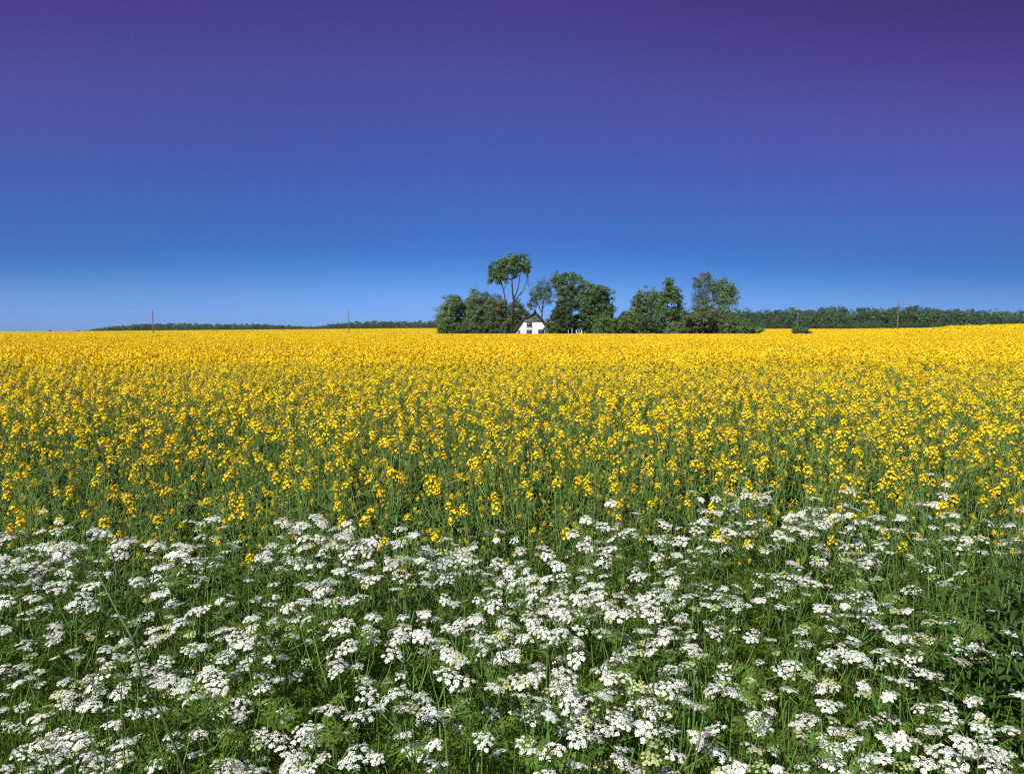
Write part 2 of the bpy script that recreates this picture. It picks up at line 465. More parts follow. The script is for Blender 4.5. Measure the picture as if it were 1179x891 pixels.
def build_outbuilding():
    Y = 238.0
    p = at(718, 358.6, Y); g = gz(p.x, Y)
    root = empty("barn", (p.x, Y, g))
    tag(root, "dark roofed outbuilding peeping over the hedge between the two tree groups", "barn")
    hgt = p.z - g; half = 1.8; L = 5.0; ev = hgt - 3.0
    w = MB(); w.box(-half + 0.4, L, 0.4, 6.0, 0, ev); w.build("wall", M_BRICK, root)
    r = MB()
    # hipped roof, ridge running away to the right
    v = [(-half, 0, ev), (L + 0.4, 0, ev), (L + 0.4, 6.4, ev), (-half, 6.4, ev), (0, 3.2, hgt - 0.25), (L - 3, 3.2, hgt - 0.55)]
    r.add(v, [(0, 1, 5, 4), (2, 3, 4, 5)]); r.add(v, [(1, 2, 5), (3, 0, 4)]); r.add(v, [(3, 2, 1, 0)])
    # small gabled dormer-like peak at the near end
    v = [(-1.5, 0.3, hgt - 2.0), (1.7, 0.3, hgt - 2.0), (0.1, 0.3, hgt), (-1.5, 3.2, hgt - 2.0), (1.7, 3.2, hgt - 2.0), (0.1, 3.2, hgt)]
    r.add(v, [(0, 1, 2), (5, 4, 3)]); r.add(v, [(0, 2, 5, 3), (1, 4, 5, 2), (0, 3, 4, 1)])
    r.tube([(-0.1, 3.2, hgt - 0.24), (L - 3, 3.2, hgt - 0.5)], 0.13, 5)
    r.build("roof", M_SLATE, root)
build_outbuilding()

def build_white_frame():
    Y = 206.0
    a, b = at(663.6, 379.4, Y), at(669.8, 384, Y); g = gz(a.x, Y)
    root = empty("garden_gate", (a.x, Y, g))
    tag(root, "white garden gate with two rounded leaves under the dark trees", "gate")
    w = b.x - a.x; top = a.z - g
    for x in (0.0, w):
        m = MB(); m.box(x - 0.06, x + 0.06, -0.06, 0.06, -0.2, top - 0.1); m.build("gate_post", M_PAINT, root)
    for k in (0, 1):
        x0, x1 = (0.07, w / 2 - 0.02) if k == 0 else (w / 2 + 0.02, w - 0.07)
        m = MB(); ang = np.linspace(0, math.pi, 9); c, r = (x0 + x1) / 2, (x1 - x0) / 2
        m.tube([(c + r * math.cos(t), 0, top - 0.35 + 0.45 * math.sin(t)) for t in ang], 0.04, 5)
        m.box(x0, x0 + 0.06, -0.03, 0.03, 0.2, top - 0.35); m.box(x1 - 0.06, x1, -0.03, 0.03, 0.2, top - 0.35)
        m.box(x0 + 0.1, x1 - 0.1, -0.025, 0.025, top - 1.1, top - 0.95); m.box(x0 + 0.1, x1 - 0.1, -0.025, 0.025, 0.25, 0.4)
        m.tube([(x0 + 0.1, 0, 0.35), (x1 - 0.1, 0, top - 1.0)], 0.03, 4)
        m.build("gate_leaf", M_PAINT, root)
    for pxx, top_px, lab in ((658.6, 377.6, "taller white post just left of the white garden gate"), (654.4, 378.6, "slim white post farther from the white garden gate")):
        p = at(pxx, top_px, Y); m = MB(); h = p.z - g
        m.tube([(0, 0, -0.2), (0, 0, h - 0.08), (0, 0, h)], [0.09, 0.075, 0.03], 7)
        tag(m.build("white_post", M_PAINT, None, loc=(p.x, Y, g)), lab, "post", "white posts under the trees")
build_white_frame()

# ------------------------------------------------------------------ trees
M_CROWNS = {
    'pale':  leaf_mat("crown_pale_green", (0.145, 0.225, 0.080), var=0.35, trans=0.38, noise=0.7),
    'grey':  leaf_mat("crown_grey_green", (0.130, 0.185, 0.085), var=0.35, trans=0.38, noise=0.7),
    'mid':   leaf_mat("crown_mid_green", (0.098, 0.172, 0.046), var=0.35, trans=0.34, noise=0.7),
    'dark':  leaf_mat("crown_dark_green", (0.052, 0.095, 0.030), var=0.35, trans=0.20, noise=0.7),
    'olive': leaf_mat("crown_olive", (0.132, 0.175, 0.062), var=0.35, trans=0.38, noise=0.7),
    'wood':  leaf_mat("wood_crowns", (0.060, 0.118, 0.046), var=0.35, trans=0.15, noise=0.25, inst=0.3),
}

def crown_clumps(rng, c, r, n):
    """clump centres spread through an ellipsoid, most near its surface"""
    u = rand_unit(rng, n); k = rng.uniform(0.35, 1.0, n) ** 0.45
    return c + u * r * k[:, None]

def add_leaves(mb, rng, centres, crad, per, size, mat=0):
    for c in centres:
        n = max(6, int(per * rng.uniform(0.5, 1.5))); rr = crad * rng.uniform(0.55, 1.45)
        u = rand_unit(rng, n); u[:, 2] *= 0.8
        P = c + u * rr * np.array([1, 1, .8]) * (rng.uniform(0.35, 1.0, n) ** 0.5)[:, None] * (1 + .12 * rng.normal(size=n))[:, None]
        N = u * 1.1 + rand_unit(rng, n) * 0.5 + np.array([0, 0, 0.25]); N /= np.linalg.norm(N, axis=1, keepdims=True)
        A, B = perp(N, rng); s = size * rng.uniform(0.5, 1.25, n)[:, None]
        mb.quads(P, A * s, B * s * 0.62, mat, rhomb=True)

def limb(mb, a, b, r0, r1, rng, wob=0.06, seg=5, sides=5):
    a = np.asarray(a, float); b = np.asarray(b, float); t = np.linspace(0, 1, seg + 1)[:, None]
    L = np.linalg.norm(b - a); P = a + (b - a) * t
    off = rng.normal(size=(seg + 1, 3)) * wob * L; off[0] = 0; off[-1] = 0
    P = P + off; mb.tube(P, r0 + (r1 - r0) * t[:, 0], sides)
    return P

def tree(name, label, cat, base_px, Y, lobes, leafmat, trunk_r=0.28, trunks=None, seed=1, clump=1.0, per=46, leaf=0.25,
         dens=1.0, group="trees and shrubs round the farmhouse", limbs=10, twigs=0, bark=M_BARK, fork=None):
    """lobes: (cx, cy, rx, ry[, depth ratio]) in photo pixels, placed at distance Y; the crown gets its own depth in metres"""
    rng = np.random.default_rng(seed)
    b = at(base_px, 382, Y); g = gz(b.x, Y); s = Y / F_PX
    root = empty(name, (b.x, Y, g))
    o = np.array([b.x, Y, g])
    cm, tm = MB(), MB()
    allc = []
    for lb in lobes:
        cx, cy_, rx, ry = lb[:4]; dr = lb[4] if len(lb) > 4 else 0.9
        c = np.array(at(cx, cy_, Y)) - o
        r = np.array([rx * s, rx * s * dr, ry * s])
        r_in = np.maximum(r - clump * 0.38, r * 0.6)
        n = int(dens * 3.0 * (r[0] * r[2] + r[0] * r[1] + r[1] * r[2]) / (clump * clump) / 1.45) + 5
        cc = crown_clumps(rng, c, r_in, n)
        k2 = max(2, n // 9); cc[:k2] = c + rand_unit(rng, k2) * r * rng.uniform(.98, 1.16, k2)[:, None]      # sprays that break the outline
        cc = cc[cc[:, 2] > 0.4]
        allc.append(cc); add_leaves(cm, rng, cc, clump, per, leaf)
    allc = np.concatenate(allc)
    fk = np.array(at(*fork, Y)) - o if fork else np.array([rng.uniform(-.3, .3), rng.uniform(-.3, .3), max(1.2, allc[:, 2].mean() * 0.55)])
    if trunks is None:
        limb(tm, (0, 0, -0.3), fk, trunk_r, trunk_r * 0.72, rng, 0.015, 5, 8)
        for c in allc[rng.choice(len(allc), min(limbs, len(allc)), replace=False)]:
            limb(tm, fk, c, trunk_r * 0.55, 0.03, rng, 0.05)
    else:
        for path, r0, r1 in trunks:
            P = np.array([np.array(at(q[0], q[1], Y + (q[2] if len(q) > 2 else 0))) - o for q in path])
            tt = np.linspace(0, 1, len(P)); ti = np.linspace(0, 1, 4 * len(P))
            Pi = np.stack([np.interp(ti, tt, P[:, k]) for k in range(3)], -1); Pi += rng.normal(size=Pi.shape) * 0.05
            tm.tube(Pi, r0 + (r1 - r0) * ti, 6)
            tips = P[-1]
            near = allc[np.argsort(np.linalg.norm(allc - tips, axis=1))[:limbs]]
            for c in near: limb(tm, tips, c, r1 * 0.8, 0.03, rng, 0.06)
    for k in range(twigs):
        a = allc[rng.integers(len(allc))]
        d = rand_unit(rng, 1)[0]; d[2] = abs(d[2]) + 0.4
        limb(tm, a, a + d * rng.uniform(0.8, 2.2), 0.035, 0.012, rng, 0.06, 3, 3)
    tm.build("trunk", bark, root)
    cm.build("crown", leafmat, root)
    tag(root, label, cat, group)
    return root

C = M_CROWNS
# left clump of bushy trees
tree("bushy_tree", "pale green bushy tree at the left end of the farmstead trees", "tree", 516, 209,
     [(514, 366, 11, 18), (519, 354, 9, 15), (509, 371, 7, 14), (524, 345, 4, 8)], C['pale'], seed=21, leaf=0.19, per=80)
tree("bushy_tree", "pointed grey green tree second from the left end of the farmstead trees", "tree", 524, 213,
     [(530, 362, 9, 17), (526, 352, 5, 10), (537, 366, 9, 18), (539, 353, 6, 10)], C['grey'], seed=22, leaf=0.19, per=80, dens=1.0, twigs=40)
tree("bushy_tree", "tallest pointed tree of the leafy clump left of the umbrella crowned tree", "tree", 546, 211,
     [(546, 342, 5, 11), (546, 356, 11, 17), (541, 368, 11, 15), (551, 366, 9, 16)], C['pale'], seed=23, leaf=0.19, per=80, dens=1.1, twigs=30)
tree("bushy_tree", "olive brown thin topped tree in the middle of the left leafy clump", "tree", 559, 214,
     [(558, 345, 6, 12), (561, 358, 11, 17), (557, 369, 10, 14)], C['grey'], seed=24, leaf=0.19, per=80, dens=0.9, twigs=70)
tree("bushy_tree", "olive green round bush filling under the left side of the umbrella crowned tree", "tree", 572, 207,
     [(571, 362, 13, 19), (568, 349, 8, 11), (580, 373, 11, 13), (577, 354, 8, 10)], C['olive'], seed=25, leaf=0.19, per=80, dens=1.1, twigs=20)
tree("bushy_tree", "pale green tree behind the trunks of the umbrella crowned tree", "tree", 596, 222,
     [(594, 359, 10, 14), (600, 366, 9, 14), (586, 366, 9, 15), (592, 374, 9, 11)], C['mid'], seed=26, leaf=0.19, per=80, dens=1.0)
# umbrella-crowned tall tree with forked bare trunks
tree("umbrella_tree", "tall forked tree with bare trunks and a broad umbrella crown beside the house", "tree", 588.5, 206,
     [(569, 310, 8, 9), (578, 304, 8, 8), (589, 300, 8, 7), (600, 300, 10, 8), (606, 306, 6, 7), (585, 310, 9, 7), (573, 317, 8, 7), (597, 308, 8, 6), (565, 321, 4, 5), (582, 319, 4, 6), (574, 324, 3.5, 4), (607, 313, 3, 3), (593, 316, 3, 5)],
     C['mid'], seed=31, clump=0.75, leaf=0.22, per=30, dens=1.0,
     trunks=[([(588.5, 388), (588.5, 372), (590, 358), (591.5, 347), (590, 333), (589, 322)], 0.50, 0.18),
             ([(591.5, 347, 0.2), (595, 336), (598, 324), (599, 314)], 0.20, 0.09),
             ([(591.5, 349), (597, 341, 0.6), (603, 333, 1.0), (606, 325, 1.0), (607, 320, 1.0)], 0.17, 0.04),
             ([(597, 341, .6), (604, 335, .5), (609, 331, .3)], 0.08, 0.03),
             ([(586, 380, 0.8), (583.5, 362, 0.8), (582, 348, .6), (580, 335, .4), (577.5, 326), (575, 319)], 0.24, 0.10),
             ([(580, 333, .4), (583, 326), (584, 318)], 0.10, 0.05),
             ([(577.5, 328), (572, 321), (566, 318)], 0.09, 0.04)], limbs=6)
# sparse tree behind the roof
tree("sparse_tree", "thin leaved see through tree rising behind the thatched roof", "tree", 624, 224,
     [(626, 330, 10, 10), (617, 338, 9, 10), (631, 340, 7, 12), (612, 350, 6, 9), (622, 345, 8, 9)], C['mid'], seed=41, clump=0.9, per=20, leaf=0.20, dens=0.85, twigs=160,
     trunks=[([(624, 384), (624, 366), (624.5, 356), (626, 345), (627, 333)], 0.28, 0.10),
             ([(624, 360), (620, 352), (615, 346), (611, 341)], 0.16, 0.05),
             ([(624.5, 356), (629, 350), (633, 342)], 0.12, 0.04), ([(620, 352), (613, 352), (607, 349)], 0.08, 0.03)], limbs=8)
# big dark tree right of the house
tree("broadleaf_tree", "big dark broadleaf tree just right of the house with a ragged top", "tree", 652, 212,
     [(650, 328, 14, 13), (664, 326, 11, 11), (643, 322, 9, 9), (655, 345, 15, 16), (648, 362, 11, 16), (668, 345, 10, 14)], C['mid'], seed=51, dens=0.8)
tree("broadleaf_tree", "round topped dense tree at the right end of the house trees", "tree", 686, 208,
     [(685, 339, 16, 15), (692, 349, 15, 17), (677, 352, 13, 17), (686, 364, 16, 12), (699, 360, 9, 11)], C['mid'], seed=52, dens=1.1)
tree("broadleaf_tree", "dark ivy clad tree between the house and the white garden gate", "tree", 647, 207.6,
     [(644, 362, 10, 15), (640, 373, 10, 13), (652, 370, 10, 13), (648, 378, 10, 8)], C['dark'], seed=53)
tree("garden_shrub", "low green shrub against the right corner of the white house", "shrub", 632, 204,
     [(633, 376, 6, 9), (638, 378, 7, 9)], C['mid'], seed=54, clump=0.6, leaf=0.18, limbs=4)
tree("broadleaf_tree", "shadowed tree behind the white garden gate with dark lower branches", "tree", 672, 216,
     [(668, 369, 12, 9), (682, 374, 12, 8)], C['dark'], seed=55)
# hedge bushes
hx = [(698, 374, 10, 12, 'mid', "rounded hedge bush below the round topped dense tree"), (712, 375, 10, 10.5, 'mid', "hedge bush under the dark outbuilding roof"),
      (728, 371, 11, 13, 'mid', "hedge bush right of the dark outbuilding roof"), (743, 373, 11, 12, 'dark', "darkest hedge bush in the dip below the pale tree"),
      (689, 377, 7, 10, 'pale', "small bright shrub at the left end of the hedge")]
for k, (cx, cy_, rx, ry, mt, lab) in enumerate(hx):
    tree("hedge_bush", lab, "bush", cx, 203 + (k % 3), [(cx, cy_, rx, ry), (cx + 3, cy_ + 4, rx * 0.9, ry * 0.8)], C[mt], seed=60 + k, clump=0.75, leaf=0.2, trunk_r=0.1, limbs=6, group="hedge bushes by the farmstead")
# right group
tree("broadleaf_tree", "paler tree at the left side of the right hand tree group", "tree", 742, 214,
     [(742, 346, 13, 14), (735, 354, 8, 10), (750, 352, 11, 15), (741, 365, 12, 13), (730, 362, 8, 9), (756, 346, 9, 13)], C['pale'], seed=71, dens=0.85)
tree("broadleaf_tree", "darker pointed tree with a narrow tip next to the paler tree", "tree", 769, 209,
     [(770, 328, 5, 9), (772, 338, 11, 10), (772, 353, 16, 17), (765, 368, 14, 14), (755, 374, 12, 12), (782, 365, 10, 12)], C['mid'], seed=72, dens=1.0)
# half-bare tree
tree("half_bare_tree", "half bare twiggy tree with purple grey branches on top of the right group", "tree", 806, 210,
     [(811, 322, 10, 10), (803, 333, 9, 13), (806, 350, 11, 15), (815, 343, 10, 17), (820, 330, 7, 9), (805, 367, 13, 18), (797, 374, 10, 11)], C['grey'], seed=81, per=19, dens=0.8, leaf=0.20, twigs=380, bark=M_TWIG,
     trunks=[([(806, 386), (806, 366), (808, 350), (810, 336), (811, 322)], 0.28, 0.06), ([(807, 358), (802, 344), (799, 330), (800, 320)], 0.14, 0.04),
             ([(808, 350), (816, 336), (819, 324)], 0.14, 0.04), ([(810, 336), (806, 324), (807, 314)], 0.08, 0.03), ([(811, 332), (815, 322), (816, 313)], 0.08, 0.03)], limbs=22)
tree("pale_tree", "pale silvery green tree leaning right at the end of the right group", "tree", 832, 211,
     [(836, 332, 11, 11), (840, 343, 10, 14), (829, 345, 9, 17), (843, 336, 7, 9), (825, 332, 7, 11), (833, 358, 9, 13)], C['pale'], seed=82, dens=0.95, per=34, leaf=0.22,
     trunks=[([(833, 386), (834, 372), (837, 360), (841, 350)], 0.26, 0.10), ([(834, 372), (829, 356), (828, 342)], 0.18, 0.06)], limbs=9)
tree("broadleaf_tree", "olive mottled tree filling under the half bare twiggy tree", "tree", 822, 206,
     [(800, 370, 11, 13), (815, 364, 12, 17), (828, 372, 11, 12)], C['olive'], seed=83, dens=1.0)
for k, (cx, cy_, rx, ry, mt, lab) in enumerate([(511, 379, 9, 8, 'mid', "leftmost low bush at the foot of the farmstead trees"), (528, 379, 10, 9, 'olive', "low olive bush second from the left at the foot of the trees"),
        (545, 379, 11, 9, 'mid', "low green bush under the tallest pointed tree of the left clump"), (562, 379, 11, 9, 'dark', "low dark bush under the olive brown thin topped tree"), (578, 380, 9, 8, 'dark', "low dark bush left of the white house's bottom corner"),
        (659, 377, 9, 8, 'dark', "dark bush behind the white posts"), (677, 376, 10, 9, 'dark', "dark bush behind and right of the white garden gate"),
        (763, 379, 11, 8, 'mid', "low bush at the foot of the paler tree in the right hand group"), (797, 379, 11, 8, 'dark', "low dark bush under the half bare twiggy tree"), (819, 379, 11, 8, 'mid', "low bush at the foot of the pale silvery green tree"), (648, 379, 9, 7, 'dark', "low dark bush between the white house and the white posts")]):
    tree("hedge_bush", lab, "bush", cx, (205 if cx < 600 else 209) + (k % 3), [(cx, cy_, rx, ry), (cx + 3, cy_ + 3, rx * 0.9, ry * 0.75)], C[mt], seed=130 + k, clump=0.75, leaf=0.2, trunk_r=0.1, limbs=6, group="low bushes under the farmstead trees")
for k, (cx, cy_, rx, ry, mt, lab) in enumerate([(779, 378, 12, 8, 'pale', "bright low shrub below the darker pointed tree"), (843, 375, 11, 10, 'mid', "dense round shrub under the pale silvery tree"),
        (858, 377, 10, 8, 'mid', "second last shrub of the right hand tree group"), (870, 380, 8, 4.5, 'pale', "lowest shrub tailing off at the right end of the farmstead")]):
    tree("hedge_bush", lab, "bush", cx, 202 + (k % 2), [(cx, cy_, rx, ry), (cx - 3, cy_ + 3, rx * 0.9, ry * 0.75)], C[mt], seed=90 + k, clump=0.75, leaf=0.2, trunk_r=0.1, limbs=6, group="hedge bushes by the farmstead")
# lone bush in the field at the right
tree("field_bush", "lone low bush standing out in the yellow field around a grey pole foot", "bush", 920, 190,
     [(917, 380, 5, 5), (925, 380.5, 5.5, 4), (930, 383, 5, 2)], C['mid'], seed=97, clump=0.5, leaf=0.16, trunk_r=0.08, limbs=5, group=None)
# specks on the far left horizon
for k, (cx, cy_, rx, ry, lab) in enumerate([(57.5, 381.4, 2.2, 0.9, "tiny dark bush on the far left skyline, leftmost of the specks"), (62.5, 381.8, 1.2, 0.6, "tiniest dark bush beside the leftmost skyline speck"),
        (90, 381.3, 2.2, 0.9, "small dark bush on the skyline just before the wood starts")]):
    tree("distant_bush", lab, "bush", cx, 700, [(cx, cy_, rx, ry)], C['wood'], seed=110 + k, clump=0.6, leaf=0.35, per=16, trunk_r=0.1, limbs=3, group="bushes on the far skyline")

# ------------------------------------------------------------------ far woods: two masses
def wood_tree_mesh(seed, mat):
    rng = np.random.default_rng(seed); m = MB(); t = MB()
    h = 1.0
    cc = crown_clumps(rng, np.array([0, 0, 0.50]), np.array([0.28, 0.28, 0.44]) * np.array([rng.uniform(.8, 1.2), 1, rng.uniform(.95, 1.05)]), 46)
    add_leaves(m, rng, cc, 0.085, 22, 0.030)
    m.tube([(0, 0, -0.05), (0.01, 0, 0.3), (0, 0.01, 0.6)], [0.02, 0.016, 0.008], 5, 1)
    return m.mesh("wood_tree", [mat, M_BARK])
wood_src = [wood_tree_mesh(200 + k, C['wood']) for k in range(6)]

def build_wood(name, label, prof, Ynear, rows, row_gap, step_px, hf):
    rng = np.random.default_rng(len(name) * 13 + int(Ynear)); P, rz, sc, ix = [], [], [], []
    pxs, tops = zip(*prof)
    for r in range(rows):
        Y = Ynear + r * row_gap
        x = pxs[0] + rng.uniform(0, step_px)
        while x < pxs[-1]:
            top = float(np.interp(x, pxs, tops)); yy = Y + rng.uniform(-.4, .4) * row_gap
            p = at(x, top, Y); g = gz(p.x, yy)
            h = max(1.0, (p.z - g)) * rng.uniform(0.72, 1.14) * (hf if r == 0 else 1.0)
            P.append((p.x, yy, g - 0.1)); rz.append(rng.uniform(0, 6.28)); sc.append(h); ix.append(int(rng.integers(6)))
            x += step_px * rng.uniform(0.7, 1.3) * max(0.35, h / 14)
    x = pxs[0]
    while x < pxs[-1]:      # low edge growth that closes the foot of the wood
        p = at(x, 380, Ynear - row_gap); h = max(1.0, at(x, float(np.interp(x, pxs, tops)), Ynear).z - gz(p.x, Ynear)) * rng.uniform(.30, .5)
        P.append((p.x, Ynear - row_gap * rng.uniform(.5, 1), gz(p.x, Ynear) - .12 * h)); rz.append(rng.uniform(0, 6.28)); sc.append(h); ix.append(int(rng.integers(6)))
        x += .28 * h * F_PX / Ynear + .3
    scatter(name, P, rz, sc, ix, wood_src, label, "woodland")
build_wood("woodland", "dark green wood along the skyline behind the right half of the field",
           [(780, 357), (845, 357), (900, 354.5), (960, 354), (1000, 352.5), (1045, 352), (1085, 354), (1130, 356), (1179, 359), (1260, 360), (1400, 362)], 500, 5, 9, 7.0, 0.86)
build_wood("woodland", "low bluish green wood on the far skyline left of the farmstead",
           [(93, 381.2), (100, 380), (112, 377.6), (130, 375), (160, 373), (185, 371.2), (225, 372.2), (300, 373), (340, 374), (352, 375.6), (362, 375.6), (375, 373.5), (400, 370), (430, 369), (470, 369.5), (500, 368.5), (540, 369)], 800, 4, 14, 4.5, 0.92)

# ------------------------------------------------------------------ utility poles and wires
poles = {}
def pole(px, top, Y, label, kind):
    p = at(px, top, Y); g = gz(p.x, Y); h = p.z - g
    root = empty("utility_pole", (p.x, Y, g)); tag(root, label, "utility pole", "utility poles across the field")
    m = MB(); lean = 0.02 if kind == 'lean' else 0.005
    m.tube([(-lean * h, 0, -0.5), (-lean * h * 0.5, 0, h * 0.5), (0, 0, h)], [0.17, 0.145, 0.11], 9)
    m.add([(0.11 * math.cos(a), 0.11 * math.sin(a), h) for a in np.arange(9) * 2 * math.pi / 9], [tuple(range(9))])
    m.build("pole", M_POLE, root)
    tips = []
    for sx, dz in ((-0.22, 0.25), (0.22, 0.6)):
        b = MB(); b.tube([(0, 0, h - dz - 0.12), (sx * 0.6, 0, h - dz - 0.12), (sx, 0, h - dz)], 0.02, 4); br = b.build("bracket", M_WIRE, root)
        i = MB(); i.tube([(sx, 0, h - dz), (sx, 0, h - dz + 0.05), (sx, 0, h - dz + 0.06), (sx, 0, h - dz + 0.13), (sx, 0, h - dz + 0.15)], [0.03, 0.05, 0.04, 0.05, 0.01], 7)
        i.build("insulator", M_CERAMIC, root).parent = br
        tips.append(Vector((p.x + sx, Y, g + h - dz + 0.14)))
    poles[px] = tips
pole(175.5, 357, 250, "slim wooden utility pole in the field at the far left", '')
pole(401.5, 356.5, 250, "slim wooden utility pole in front of the far wood nearer the farmstead", '')
pole(919, 360, 192, "short grey pole rising out of the lone field bush", 'lean')
pole(1035, 346.5, 176, "tall utility pole in front of the dark right hand wood", 'lean')
def wire(a, b, sag, label):
    m = MB(); t = np.linspace(0, 1, 25)[:, None]
    P = np.array(a) + (np.array(b) - np.array(a)) * t; P[:, 2] -= sag * 4 * (t * (1 - t))[:, 0]
    o = P[0].copy(); m.tube(P - o, 0.028, 3)
    tag(m.build("power_line", M_WIRE, None, loc=o), label, "power line", "wires between the poles")
off_l = [Vector((poles[175.5][k].x - 67, 250, poles[175.5][k].z)) for k in (0, 1)]
for k, lv in enumerate(("upper", "lower")):
    wire(off_l[k], poles[175.5][k], 0.5, lv + " thin wire running from the far left pole out of the picture")
    wire(poles[175.5][k], poles[401.5][k], 0.5, lv + " thin wire strung between the two poles left of the farmstead")

# ------------------------------------------------------------------ thin summer haze over the plain
def build_haze():
    m = bpy.data.materials.new("summer_haze"); m.use_nodes = True
    n = m.node_tree.nodes; n.clear(); out = n.new("ShaderNodeOutputMaterial"); v = n.new("ShaderNodeVolumePrincipled")
    v.inputs["Color"].default_value = (0.80, 0.88, 1.0, 1); v.inputs["Density"].default_value = HAZE; v.inputs["Anisotropy"].default_value = 0.2
    m.node_tree.links.new(v.outputs[0], out.inputs["Volume"])
    b = MB(); b.box(-2600, 2600, -400, 2600, -1.5, 34)
    tag(b.build("haze", m), "thin bluish summer haze over the far woods", "haze", kind='stuff')
HAZE = 0.00006
build_haze()

# ================================================================== RAPESEED
def flower_head_mb(seed, lod=0):
    rng = np.random.default_rng(seed); m = MB()
    R0, H = rng.uniform(.018, .027), rng.uniform(.030, .065)
    n = int(rng.integers(11, 22))
    i = np.arange(n); t = (i + .5) / n; ph = i * 2.39996 + rng.uniform(0, 6)
    rad = R0 * np.sqrt(np.clip(1.15 - t, 0, 1)) * rng.uniform(.75, 1.15, n)
    P = np.stack([rad * np.cos(ph), rad * np.sin(ph), H * t + rng.normal(0, .004, n)], -1)
    N = np.stack([np.cos(ph), np.sin(ph), .35 + 1.2 * t], -1) + rng.normal(size=(n, 3)) * .25
    N /= np.linalg.norm(N, axis=1, keepdims=True)
    A, B = perp(N, rng); L, w = .0073, .0030
    if lod == 0:
        s = rng.uniform(.85, 1.2, n)[:, None]
        cup = N * .0016
        for d, e in ((A, B), (-A, -B), (B, -A), (-B, A)):      # four separate petals
            c = P + d * L * .56 * s
            m.quads(c + cup, d * L * .5 * s + N * .0012, e * w * s, 0, rhomb=False)
        top = np.array([0, 0, H]); k = 7
        bu = rand_unit(rng, k) * .007; m.quads(top + bu, rand_unit(rng, k) * .004, rand_unit(rng, k) * .003, 1, rhomb=True)
        for j in range(n):
            m.tube([(0, 0, max(-.01, P[j, 2] - .012)), P[j]], .0007, 3, 2)
    else:
        s = rng.uniform(.9, 1.25, n)[:, None]
        m.quads(P, A * L * s, B * w * s, 0); m.quads(P + N * .001, B * L * s, A * w * s, 0)
    m.tube([(0, 0, -.03), (0, 0, H)], [.0018, .001], 3, 2)
    # young pods under the flowers
    for j in range(int(rng.integers(0, 7))):
        a = rng.uniform(0, 6.28); z = -rng.uniform(.005, .05)
        m.tube([(0, 0, z), (.02 * math.cos(a), .02 * math.sin(a), z + .012), (.032 * math.cos(a), .032 * math.sin(a), z + .03)], [.0008, .0016, .0005], 3, 2)
    return m

def lance_leaf(m, base, direc, L, w, droop, rng, mat=0, seg=4):
    d = np.asarray(direc, float); d /= np.linalg.norm(d)
    side = np.cross(d, [0, 0, 1.0]); side /= np.linalg.norm(side) + 1e-9
    t = np.linspace(0, 1, seg + 1); hw = w * np.sin(math.pi * np.clip(t * .92 + .08, 0, 1)) ** .8
    C_ = np.asarray(base) + d * (t * L)[:, None] + np.array([0, 0, -1.0]) * (droop * L * t ** 2)[:, None]
    fold = np.array([0, 0, 1.0]) * (hw * .35)[:, None]
    V = np.concatenate([C_ + side * hw[:, None] + fold, C_, C_ - side * hw[:, None] + fold]); k = seg + 1
    F = [(i, i + 1, k + i + 1, k + i) for i in range(seg)] + [(k + i, k + i + 1, 2 * k + i + 1, 2 * k + i) for i in range(seg)]
    m.add(V, F, mat)

def rape_plan(seed, heads):
    """branching skeleton: stem mesh, foliage mesh, flower head places (point, tilt, size)"""
    rng = np.random.default_rng(seed); st, fo, hp = MB(), MB(), []
    H = rng.uniform(1.00, 1.24); lean = rng.normal(0, .07, 2)
    P = lambda z: np.array([lean[0] * (z / H) ** 2 + .014 * math.sin(z * 7 + seed), lean[1] * (z / H) ** 2 + .014 * math.cos(z * 6 + seed), z])
    zz = np.linspace(0, H, 9); st.tube([P(z) for z in zz], np.linspace(.0046, .0014, 9), 5)
    hp.append((P(H), rng.normal(0, .15, 2), rng.uniform(.8, 1.1)))
    nb = heads + int(rng.integers(3, 6))
    for k in range(nb):
        z0 = H * rng.uniform(.35, .86); a = k * 2.4 + rng.uniform(-.5, .5); ln = (H * rng.uniform(.80, 1.02) - z0) * (1 if k < heads - 1 else rng.uniform(.5, .95))
        ln = max(ln, .10)
        out = rng.uniform(.05, .17); b = P(z0); e = b + np.array([math.cos(a) * out, math.sin(a) * out, ln])
        mid = b + (e - b) * .4 + np.array([math.cos(a), math.sin(a), 0]) * out * .28
        st.tube([b, mid, b + (e - b) * .72 + np.array([math.cos(a), math.sin(a), 0]) * out * .12, e], [.0022, .0019, .0015, .0010], 4)
        if k < heads - 1: hp.append((e, np.array([math.cos(a), math.sin(a)]) * .2, rng.uniform(.65, 1.05)))
        elif rng.uniform() < .75: hp.append((e, np.array([math.cos(a), math.sin(a)]) * .3, rng.uniform(.25, .5)))
        for q in range(4):      # young pods along the shoot
            t = rng.uniform(.35, 1); p = b + (e - b) * t; aa = rng.uniform(0, 6.28); d = np.array([math.cos(aa), math.sin(aa), .9])
            st.tube([p, p + d * .016, p + d * .034], [.0006, .0012, .0004], 3)
        lance_leaf(fo, b, (math.cos(a + .3), math.sin(a + .3), rng.uniform(.3, 1.2)), rng.uniform(.05, .11), rng.uniform(.006, .012), .35, rng)
        lance_leaf(fo, mid, (math.cos(a - .8), math.sin(a - .8), rng.uniform(.3, 1.0)), rng.uniform(.03, .07), rng.uniform(.004, .008), .3, rng, seg=3)
    for k in range(int(rng.integers(14, 19))):
        z = H * rng.uniform(.06, .80); a = k * 2.4 + rng.uniform(-.4, .4); big = 1 - z / H
        lance_leaf(fo, P(z), (math.cos(a), math.sin(a), rng.uniform(.1, 1.1)), .06 + .10 * big * rng.uniform(.6, 1.2), .007 + .016 * big, rng.uniform(.2, .8), rng)
    return st, fo, hp

